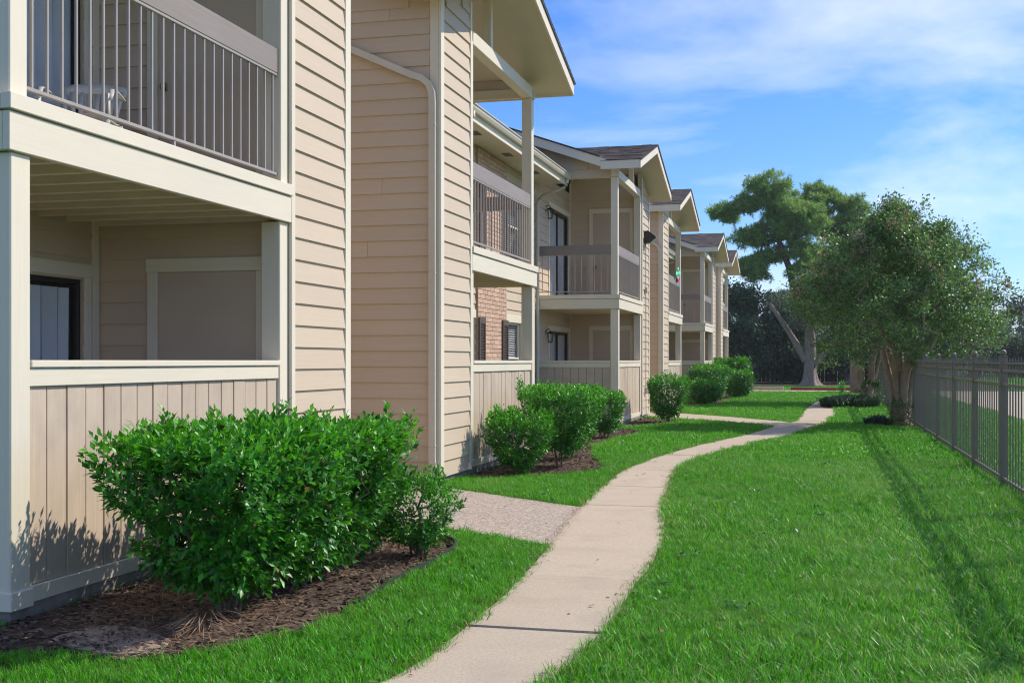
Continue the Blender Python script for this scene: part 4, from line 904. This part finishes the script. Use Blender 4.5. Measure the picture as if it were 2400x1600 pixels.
ell = E_([(-1.6, 1, 5.4, 1.2, 0.8), (0.2, -1, 5.3, 1.7, 1.1), (1.9, -0.6, 4.9, 1.6, 1.1), (3.3, 0, 4.0, 1.4, 0.9), (-0.6, -0.9, 4.3, 1.1, 0.7), (0.9, -1.2, 3.6, 1.1, 0.6), (0.5, 0, 6.5, 1.5, 0.8), (2.6, -1, 3.3, 1.0, 0.6)])
tg = blobs(ell, 190, 0.5)
A, pr, r = skeleton([[(-0.25, 0, 1.6), (-0.75, -0.1, 2.5), (-1.35, -0.2, 3.5), (-2.0, -0.2, 4.5), (-2.45, -0.2, 5.2)], [(0.3, 0, 1.4), (1.0, -0.1, 2.2), (1.8, -0.1, 3.0), (2.7, 0, 3.7)], [(0, 0, 2.6), (0.1, 0.3, 4.2), (0.0, 0.6, 5.6)]], tg, step=0.4, tip_r=0.015, powr=0.5)
r[:5] = (0.25, 0.21, 0.17, 0.14, 0.09); r[5:9] = (0.2, 0.16, 0.12, 0.09); r[9:12] = (0.26, 0.18, 0.1)
obj('limbs', skelmesh(A, pr, r, 8, 'limbs', 'bark_grey'), bt, (-0.55, 77, 0))
P, D, N, L = crown_leaves(np.vstack([tg, blobs(ell, 500, 0.4)]), 16, (0.24, 0.24, 0.18), 0.16); V, F = quadleaf(P, D, N, L, 0.42); obj('crown', fastmesh('crown', V, F, 'leaf_grey'), bt, (-0.55, 77, 0), kind='stuff')

def tree(name, label, x, y, h, rx, seed, mk, nclump=520, per=15, leaf=0.24, base=0.25, group=None, trunk_r=0.22, bark='bark_grey'):
    global rng; rng = np.random.default_rng(seed)
    root = thing(name, label, 'tree', (x, y, 0), group); ell = []
    for i in range(16):
        a = rng.uniform(0, 6.28); z = h*rng.uniform(base+0.1, 0.88); f = rng.uniform(0.1, 0.75)*math.sin(math.pi*min(0.97, max(0.1, (z/h-base*0.5)/(1.08-base*0.5))))**0.5
        s = rng.uniform(0.28, 0.45); ell.append((rx*f*math.cos(a), rx*f*math.sin(a), z, rx*s, rx*s, min(rx*s*0.8, h*0.16)))
    tg = blobs(ell, 150, 0.5); st = [[(0, 0, 0), (0.05, 0, h*0.12), (rng.normal(0, .1), rng.normal(0, .1), h*0.28), (rng.normal(0, .2), rng.normal(0, .2), h*0.5)]]
    A, pr, r = skeleton(st, tg, step=0.6, tip_r=0.02, powr=0.42); r[:4] = np.array([1.25, 1, 0.85, 0.6])*trunk_r
    obj('trunk', skelmesh(A, pr, r, 7, 'trunk', bark), root, (x, y, 0))
    C = np.vstack([tg, blobs(ell, nclump, 0.35)]); P, D, N, L = crown_leaves(C, per, (rx*0.075,)*3, leaf); V, F = quadleaf(P, D, N, L, 0.5)
    obj('crown', fastmesh('crown', V, F, mk), root, (x, y, 0), kind='stuff'); return root
tree('evergreen_tree', 'dark dense evergreen filling the gap beside the last building', -8.2, 84, 8.2, 3.4, 71, 'leaf_dark', 900, 18, 0.26, 0.05)
tree('evergreen_tree', 'dark evergreen between the last building and the old fluted tree', -4.9, 86, 7.0, 3.2, 72, 'leaf_dark', 900, 18, 0.26, 0.05)
tree('evergreen_tree', 'low dark evergreen right behind the fluted trunk', -1.6, 87, 5.6, 3.0, 73, 'leaf_dark', 800, 18, 0.26, 0.03)
tree('evergreen_tree', 'grey green evergreen right of the fluted trunk', 1.9, 86, 5.8, 2.6, 74, 'leaf_grey', 750, 17, 0.26, 0.05)
tree('evergreen_tree', 'dark evergreen hiding the end of the timber fence behind the brick pillar', 5.2, 88, 6.2, 3.0, 75, 'leaf_dark', 800, 18, 0.26, 0.05)
tree('oak_tree', 'leafy tree top showing over the roofs of the third building', -14.5, 92, 12.4, 3.6, 76, 'leaf_oak', 600, 16, 0.3, 0.3)
tree('oak_tree', 'small bright green tree between the last building and the pine trunk', -5.6, 96, 7.6, 2.0, 77, 'leaf_oak', 420, 16, 0.28, 0.2)
FT = [(14.8, 122, 6.4, 4.2, 'leaf_dark', 'hazy grey dark tree beyond the fence, left in the far tree line'), (18.8, 138, 9.4, 4.4, 'leaf_oak', 'taller airy tree in the far tree line beyond the fence'), (22.4, 134, 6.6, 4.0, 'leaf_grey', 'bare looking greyish tree in the far tree line'), (26.4, 146, 10.2, 5.0, 'leaf_dark', 'tall dark tree at the open end of the far tree line'), (11.0, 118, 5.2, 3.6, 'leaf_grey', 'low grey green tree far behind the flowering tree'), (7.2, 124, 6.0, 4.2, 'leaf_dark', 'dark tree far behind the brick pillar'), (17.0, 112, 3.4, 3.2, 'leaf_oak', 'low shrubby tree before the far tree line'), (31.5, 140, 8.0, 5.0, 'leaf_oak', 'rounded green tree outermost in the far tree line')]
for i, (x, y, h, rx, mk, lab) in enumerate(FT): tree('distant_tree', lab, x, y, h, rx, 80+i, mk, 330, 15, 0.42, 0.08, 'trees in the far tree line')

# plants round the tree feet
def clump(name, label, cat, x, y, rx, ry, h, n, mk, seed, w=0.012, group=None):
    global rng; rng = np.random.default_rng(seed); root = thing(name, label, cat, (x, y, 0), group)
    a = rng.uniform(0, 6.28, n); f = np.sqrt(rng.random(n)); p = np.stack([rx*f*np.cos(a), ry*f*np.sin(a), np.zeros(n)], 1); o = rng.uniform(0, 6.28, n)
    d = np.stack([np.cos(o), np.sin(o), np.zeros(n)], 1); H = h*rng.uniform(.6, 1.1, n)*(1-0.3*f); sp = rng.uniform(0.25, 0.9, n)*h; s = np.stack([-d[:, 1], d[:, 0], d[:, 2]], 1)*w
    P0 = p; P1 = p+d*sp[:, None]*0.45+np.array([0, 0, 1])*H[:, None]*0.8; P2 = p+d*sp[:, None]+np.array([0, 0, 1])*H[:, None]*0.75
    V = np.stack([P0-s*.6, P0+s*.6, P1+s, P1-s, P2], 1).reshape(-1, 3); o = np.arange(n)[:, None]*5
    F = np.concatenate([o+np.array([[0, 1, 2]]), o+np.array([[0, 2, 3]]), o+np.array([[3, 2, 4]])], 1).reshape(-1, 3)
    obj('foliage', fastmesh('foliage', V, F, mk), root, (x, y, 0), kind='stuff'); return root
clump('liriope_clump', 'broad dark mound of strappy leaves at the foot of the second tree', 'plant', 1.0, 42.5, 0.95, 1.6, 0.55, 2600, 'leaf_liriope', 91, 0.014)
clump('liriope_clump', 'small dark tuft of strappy leaves at the nearest tree trunk', 'plant', 1.42, 30.7, 0.32, 0.35, 0.34, 600, 'leaf_liriope', 92, 0.010)
wm = ('leaf_weed', 'leaf_weed')
bush('sucker_shoots', 'pale leafy shoots growing round the trunk of the nearest tree', 2.0, 30.5, 0.42, 0.5, 0.62, 0.02, 0.05, 85, None, 93, 0.1, 5, mats=wm, shoots=14, gap=0.5)
bush('sucker_shoots', 'tall pale leafy shoots beside the second tree trunk', 1.75, 43.6, 0.5, 0.5, 0.8, 0.02, 0.07, 60, None, 94, 0.1, 5, mats=wm, shoots=30, gap=0.4)
bush('sucker_shoots', 'single bright sapling by the brick pillar', 1.0, 57.5, 0.14, 0.14, 0.75, 0.05, 0.09, 60, None, 95, 0.1, 3, mats=('leaf_bush_new', 'leaf_bush_new'), shoots=5)

# ------------------------------------------------------------------ litter on the beds
def inside(poly, X, Y):
    poly = np.asarray(poly); n = len(poly); c = np.zeros(len(X), bool); j = n-1
    for i in range(n):
        xi, yi = poly[i]; xj, yj = poly[j]; k = ((yi > Y) != (yj > Y)) & (X < (xj-xi)*(Y-yi)/(yj-yi+1e-12)+xi); c ^= k; j = i
    return c
def scatter(poly, n):
    p = np.asarray(poly); lo, hi = p.min(0), p.max(0); out = np.zeros((0, 2))
    while len(out) < n:
        q = rng.uniform(lo, hi, (n, 2)); out = np.vstack([out, q[inside(poly, q[:, 0], q[:, 1])]])
    return out[:n]
rng = np.random.default_rng(101)
def litter(name, poly, nchip, nneedle, loc, chip=0.03):
    p = scatter(poly, nchip); P = np.column_stack([p, rng.uniform(0.012, 0.03, nchip)])-np.array(loc); D = rdir(nchip)*np.array([1, 1, 0.25]); N = rdir(nchip)*0.5+np.array([0, 0, 1])
    V, F = quadleaf(P, D, N, chip*rng.uniform(.4, 1.5, nchip), 0.55); obj(name+'_bark', fastmesh('bark', V, F, 'chip'), None, loc, kind='stuff')
    p = scatter(poly, nneedle); clus = (np.sin(p[:, 0]*3.1+1)+np.sin(p[:, 1]*2.3+p[:, 0]*2)+rng.normal(0, .8, nneedle)) > 0.1; p = p[clus]; n = len(p)
    P = np.column_stack([p, rng.uniform(0.016, 0.045, n)])-np.array(loc); D = rdir(n)*np.array([1, 1, 0.12]); N = rdir(n)*0.3+np.array([0, 0, 1])
    V, F = quadleaf(P, D, N, rng.uniform(.08, .2, n), 0.022); obj(name+'_needles', fastmesh('needles', V, F, 'needle_litter'), None, loc, kind='stuff')
litter('near_bed_litter', BED1, 8000, 9000, (-3.8, 7.5, 0), 0.042)
litter('second_bed_litter', BED2, 5000, 2600, (-3.9, 18, 0), 0.05)
litter('third_bed_litter', BED3, 1200, 500, (-3.9, 30, 0), 0.06)
litter('tree_ring_litter', TRING, 900, 500, (1.95, 31.2, 0), 0.07)
n = 150; X = rng.uniform(-3.2, 2.1, n); Y = rng.uniform(5.0, 22, n); P = np.column_stack([X, Y, np.where((X > path_x(Y)[0]) & (X < path_x(Y)[1]), 0.03, 0.07)]); V, F = leafgeo(P, rdir(n)*np.array([1, 1, .15]), rdir(n)*.3+np.array([0, 0, 1]), rng.uniform(.03, .06, n), 0.5)
obj('fallen_leaves', fastmesh('leaves', V, F, 'leaf_brown'), None, (0, 0, 0), kind='stuff')
# straw and dead blades along the path edges, weeds in the turf
n = 5200; Y = rng.uniform(4.2, 24, n)**1.0; sd = rng.random(n) < 0.5; l, r = path_x(Y); X = np.where(sd, l, r)+rng.normal(0, 0.028, n); P = np.column_stack([X, Y, rng.uniform(0.028, 0.05, n)])
V, F = quadleaf(P, rdir(n)*np.array([1, 1, 0.35]), rdir(n)*.4+np.array([0, 0, 1]), rng.uniform(.03, .085, n), 0.05); obj('dead_grass_fringe', fastmesh('straw', V, F, 'needle_litter'), None, (0, 0, 0), kind='stuff')
c = np.column_stack([rng.uniform(-3.4, 2.1, 230), rng.uniform(5.2, 22, 230)]); l, r = path_x(c[:, 1]); ok = ((c[:, 0] < l-0.12) | (c[:, 0] > r+0.12)) & ~inside(BED1, c[:, 0], c[:, 1]) & ~inside(PAD, c[:, 0], c[:, 1]) & ~inside(BED2, c[:, 0], c[:, 1]); c = c[ok]
m = 22; P = np.repeat(np.column_stack([c, np.full(len(c), 0.035)]), m, 0)+rng.normal(0, 1, (len(c)*m, 3))*np.array([0.05, 0.05, 0.012])
V, F = leafgeo(P, rdir(len(P))*np.array([1, 1, 0.5])+np.array([0, 0, .3]), rdir(len(P))*.4+np.array([0, 0, 1]), rng.uniform(.02, .05, len(P)), 0.6); obj('lawn_weeds', fastmesh('weeds', V, F, 'leaf_far_bush'), None, (0, 0, 0), kind='stuff')
# thatch of dead straws round the first bush's foot
n = 170; a = rng.uniform(0, 6.28, n); P = np.column_stack([-3.46+0.12*np.cos(a)*rng.random(n), 6.3+0.12*np.sin(a)*rng.random(n), rng.uniform(0.02, 0.16, n)])
D = np.column_stack([np.cos(a), np.sin(a), -rng.uniform(0.1, 0.9, n)]); Lh = np.minimum(rng.uniform(.06, .22, n), P[:, 2]/np.maximum(0.1, -D[:, 2]/np.linalg.norm(D, axis=1))*0.95)
loc = np.array([-3.46, 6.3, 0]); V, F = quadleaf(P-loc, D, rdir(n), Lh, 0.03); obj('straw_thatch', fastmesh('straw', V, F, 'needle_litter'), None, tuple(loc), kind='stuff')

# ------------------------------------------------------------------ grass: tufts instanced on scattered points
def tuft(name, nb, rad, hmin, hmax, w, seed, dry=0.06):
    rg = np.random.default_rng(seed); V = []; F = []; M = []
    for i in range(nb):
        a = rg.uniform(0, 6.28); r = rad*math.sqrt(rg.random()); x, y = r*math.cos(a), r*math.sin(a); o = rg.uniform(0, 6.28); h = rg.uniform(hmin, hmax); ln = h*rg.uniform(0.15, 1.15); ww = w*rg.uniform(.6, 1.2)
        dx, dy = math.cos(o), math.sin(o); sx, sy = -dy*ww/2, dx*ww/2; k = len(V)
        for t, wd in ((0, 1), (0.45, 0.95), (0.8, 0.6)):
            z = h*(t-0.28*t*t*ln/h); px, py = x+dx*ln*t*t, y+dy*ln*t*t; V += [(px-sx*wd, py-sy*wd, z), (px+sx*wd, py+sy*wd, z)]
        V.append((x+dx*ln, y+dy*ln, h*(1-0.28*ln/h)*0.97)); F += [(k, k+1, k+3, k+2), (k+2, k+3, k+5, k+4), (k+4, k+5, k+6)]; mi = 1 if rg.random() < dry else 0; M += [mi]*3
    me = bpy.data.meshes.new(name); me.from_pydata(V, [], F); me.materials.append(MATS['grass_blade']); me.materials.append(MATS['grass_blade_dry']); me.polygons.foreach_set('material_index', M); me.update(); return me
tc_ = bpy.data.collections.new('grass_tufts')
TF = [tuft('t%d' % i, 28, 0.055, 0.03, 0.07, 0.0040, 200+i) for i in range(4)] + [tuft('l%d' % i, 24, 0.06, 0.045, 0.105, 0.0042, 210+i, 0.18) for i in range(3)] + [tuft('f%d' % i, 36, 0.12, 0.038, 0.085, 0.0085, 220+i) for i in range(3)]
for i, me in enumerate(TF): tc_.objects.link(bpy.data.objects.new('a%02d' % i, me))
def grass(name, pts, rot, scl, idx):
    me = bpy.data.meshes.new(name); me.vertices.add(len(pts)); me.vertices.foreach_set('co', np.asarray(pts, np.float32).ravel())
    for n, t, v in (('rotz', 'FLOAT_VECTOR', rot), ('scl', 'FLOAT', scl), ('idx', 'INT', idx)):
        at = me.attributes.new(n, t, 'POINT'); at.data.foreach_set('vector' if t == 'FLOAT_VECTOR' else 'value', np.asarray(v, np.int32 if t == 'INT' else np.float32).ravel())
    me.materials.append(MATS['grass_blade']); o = obj(name, me, None, (0, 0, 0), kind='stuff')
    ng = bpy.data.node_groups.new(name, 'GeometryNodeTree'); ng.interface.new_socket('Geometry', in_out='INPUT', socket_type='NodeSocketGeometry'); ng.interface.new_socket('Geometry', in_out='OUTPUT', socket_type='NodeSocketGeometry')
    gi = ng.nodes.new('NodeGroupInput'); go = ng.nodes.new('NodeGroupOutput'); ip = ng.nodes.new('GeometryNodeInstanceOnPoints'); ci = ng.nodes.new('GeometryNodeCollectionInfo')
    ci.inputs['Collection'].default_value = tc_; ci.inputs['Separate Children'].default_value = True; ci.inputs['Reset Children'].default_value = True
    def na(n, t):
        q = ng.nodes.new('GeometryNodeInputNamedAttribute'); q.data_type = t; q.inputs['Name'].default_value = n; return q.outputs['Attribute']
    ng.links.new(gi.outputs[0], ip.inputs['Points']); ng.links.new(ci.outputs[0], ip.inputs['Instance']); ip.inputs['Pick Instance'].default_value = True
    ng.links.new(na('idx', 'INT'), ip.inputs['Instance Index']); ng.links.new(na('rotz', 'FLOAT_VECTOR'), ip.inputs['Rotation']); ng.links.new(na('scl', 'FLOAT'), ip.inputs['Scale']); ng.links.new(ip.outputs[0], go.inputs[0])
    md = o.modifiers.new('grass', 'NODES'); md.node_group = ng; return o
rng = np.random.default_rng(300)
def lawnpts(x0, x1, y0, y1, dens, edge=0.02):
    n = int((x1-x0)*(y1-y0)*dens); X = rng.uniform(x0, x1, n); Y = rng.uniform(y0, y1, n)
    l, r = path_x(Y); bad = (X > l-edge) & (X < r+edge) & (Y > 3.7) & (Y < 53)
    for poly in (PAD, STUB, BED1, BED2, BED3, BED4, PAD3): bad |= inside(poly, X, Y)
    tr = inside(TRING, X, Y); bad |= tr & (rng.random(n) < 0.85)
    bad |= (X < FAC-0.05) & (((Y > 6.0) & (Y < 11.6)) | ((Y > 14.5) & (Y < 20)) | ((Y > 28.6) & (Y < 34)) | ((Y > 37) & (Y < 42.5)) | ((Y > 51) & (Y < 56.6)) | ((Y > 59.5) & (Y < 65)))
    bad |= (Y > 62.1) & (Y < 66.1); bad |= (X > 5.15) & (X < 10.7) & (Y < 62.1)
    # thin turf at the fence foot
    thin = (np.abs(X-1.95) < 0.28) & (Y > 9) & (Y < 14) & (rng.random(n) < 0.7); bad |= thin
    return X[~bad], Y[~bad]
def lawn(name, *a, kind='s', sc=(0.8, 1.2), **k):
    X, Y = lawnpts(*a, **k); n = len(X)
    pat = np.sin(X*1.7+0.6*np.sin(Y*0.9))+np.sin(Y*1.1+X*0.8+2)+rng.normal(0, .7, n)
    right = X > path_x(Y)[1]
    if kind == 'f': idx = rng.integers(7, 10, n)
    else: idx = np.where(right & (pat > 0.1), rng.integers(4, 7, n), rng.integers(0, 4, n))
    rot = np.column_stack([rng.normal(0, .16, n), rng.normal(0, .16, n), rng.uniform(0, 6.28, n)])
    scl = rng.uniform(*sc, n)*(1+0.12*np.clip(pat, -1.5, 1.5))
    return grass(name, np.column_stack([X, Y, np.zeros(n)]), rot, scl, idx)
lawn('near_lawn_grass', -4.8, 2.4, 4.2, 10.5, 460, edge=-0.015)
lawn('middle_lawn_grass', -4.8, 2.4, 10.5, 20, 270, sc=(0.85, 1.3), edge=-0.02)
lawn('back_lawn_grass', -4.9, 2.4, 20, 36, 95, kind='f', sc=(0.8, 1.25))
lawn('far_lawn_grass', -9.0, 2.4, 36, 75, 48, kind='f', sc=(0.9, 1.5), edge=0.05)
lawn('verge_grass', 2.4, 5.2, 9, 62, 48, kind='f', sc=(0.9, 1.4))
lawn('outer_verge_grass', 10.6, 26, 20, 110, 9, kind='f', sc=(1.4, 2.4))

# ------------------------------------------------------------------ plastic chair and toy flower on the balconies
def tubeobj(name, parent, pts, r, m, n=8):
    b = MB(); b.tube(pts, r, n); return b.obj(name, m, parent, smooth=True)
ch = thing('plastic_chair', 'white moulded plastic armchair with slotted back on the near balcony', 'chair', (-5.95, 8.75, 3.18))
ang = R(20)
def cp(x, y, z): return (-5.95+x*math.cos(ang)-y*math.sin(ang), 8.75+x*math.sin(ang)+y*math.cos(ang), 3.18+z)   # chair faces local -y
def strip(name, rows, parent=ch, th=0.008):
    """rows: list of point lists forming a sheet, given thickness"""
    V = []; F = []; n = len(rows[0])
    for row in rows: V += [cp(*p) for p in row]
    for i in range(len(rows)-1):
        for j in range(n-1): F.append((i*n+j, i*n+j+1, (i+1)*n+j+1, (i+1)*n+j))
    loc = WL[parent.name]; me = pymesh(name, [tuple(Vector(v)-loc) for v in V], F, 'plastic', True); o = obj(name, me, parent, loc); sm = o.modifiers.new('thickness', 'SOLIDIFY'); sm.thickness = th; return o
for sx in (-1, 1):
    for fy, nm in ((-0.24, 'leg'), (0.22, 'leg')): strip(nm, [[(sx*(0.25+0.03*(1-t))+dx, fy+(0.05*(1-t) if fy > 0 else -0.03*(1-t)), 0.42*t) for dx in (-0.03, 0, 0.03)] for t in (0, 0.5, 1)])
    strip('armrest', [[(sx*(0.28+0.02*k), y, 0.64+0.015*math.sin(3.1*t)-(0.10*max(0, 0.2-t)/0.2)) for k in (-1, 0, 1.3)] for t in (0, 0.1, 0.2, 0.5, 0.8, 1) for y in (-0.27+0.5*t,)])
    strip('arm_support', [[(sx*0.275, -0.26+w, z) for w in (0, 0.035, 0.07)] for z in (0.40, 0.5, 0.6)])
strip('seat', [[(x, y, 0.42-0.03*math.cos(x*5)*0.5+0.02*(abs(y) > 0.2)) for x in (-0.25, -0.12, 0, 0.12, 0.25)] for y in (-0.27, -0.15, 0, 0.12, 0.24)])
bk = strip('back_top', [[(0.27*s*(1+0.06*t), 0.24+0.12*t+0.05*(1-s*s)*1.0, 0.40+0.42*t-0.045*s*s*t) for s in (-1, -0.6, -0.2, 0.2, 0.6, 1)] for t in (0.78, 0.9, 1.0)])
for s in np.linspace(-0.9, 0.9, 8): strip('back_slat', [[(0.27*(s+ds)*(0.8+0.26*t), 0.24+0.12*t+0.05*(1-s*s), 0.40+0.42*t) for ds in (-0.085, 0.085)] for t in (0, 0.4, 0.8)], bk)
tf_ = thing('toy_flower', 'green and pink toy flower fixed on the balcony rail of the third building', 'ornament', (FAC-0.03, 41.3, 4.42))
for (dy, dz, r, m) in ((-0.55, 0.10, 0.17, 'toy_green'), (0.12, 0.16, 0.17, 'toy_green'), (-0.15, 0.30, 0.12, 'toy_green'), (-0.12, -0.02, 0.15, 'toy_pink')):
    bmk = bmesh.new(); bmesh.ops.create_uvsphere(bmk, u_segments=14, v_segments=8, radius=r)
    for v in bmk.verts: v.co = (v.co.x*0.3, v.co.y*1.35, v.co.z*0.7+0.04*math.sin(v.co.y*9))
    mk = bpy.data.meshes.new('petal'); bmk.to_mesh(mk); bmk.free(); mk.materials.append(MATS[m]); mk.polygons.foreach_set('use_smooth', [True]*len(mk.polygons)); obj('petal', mk, tf_, (FAC+0.02, 41.3+dy, 4.42+dz))
tubeobj('stem', tf_, [(FAC-0.03, 41.3, 4.42), (FAC-0.01, 41.2, 4.6)], 0.015, 'toy_green')

# ------------------------------------------------------------------ air
hz = bpy.data.materials.new('haze'); hz.use_nodes = True; hz.node_tree.nodes.clear()
pv = hz.node_tree.nodes.new('ShaderNodeVolumePrincipled'); pv.inputs['Color'].default_value = (0.86, 0.92, 1.0, 1); pv.inputs['Density'].default_value = 0.00032; pv.inputs['Anisotropy'].default_value = 0.3
ho = hz.node_tree.nodes.new('ShaderNodeOutputMaterial'); hz.node_tree.links.new(pv.outputs[0], ho.inputs['Volume'])
MATS['haze'] = hz; b = MB(); b.box(-1510, 1510, -1510, 1510, -1.0, 19.0); b.obj('haze', 'haze', None, (0, 0, 0), kind='stuff')
scene.cycles.volume_bounces = 0
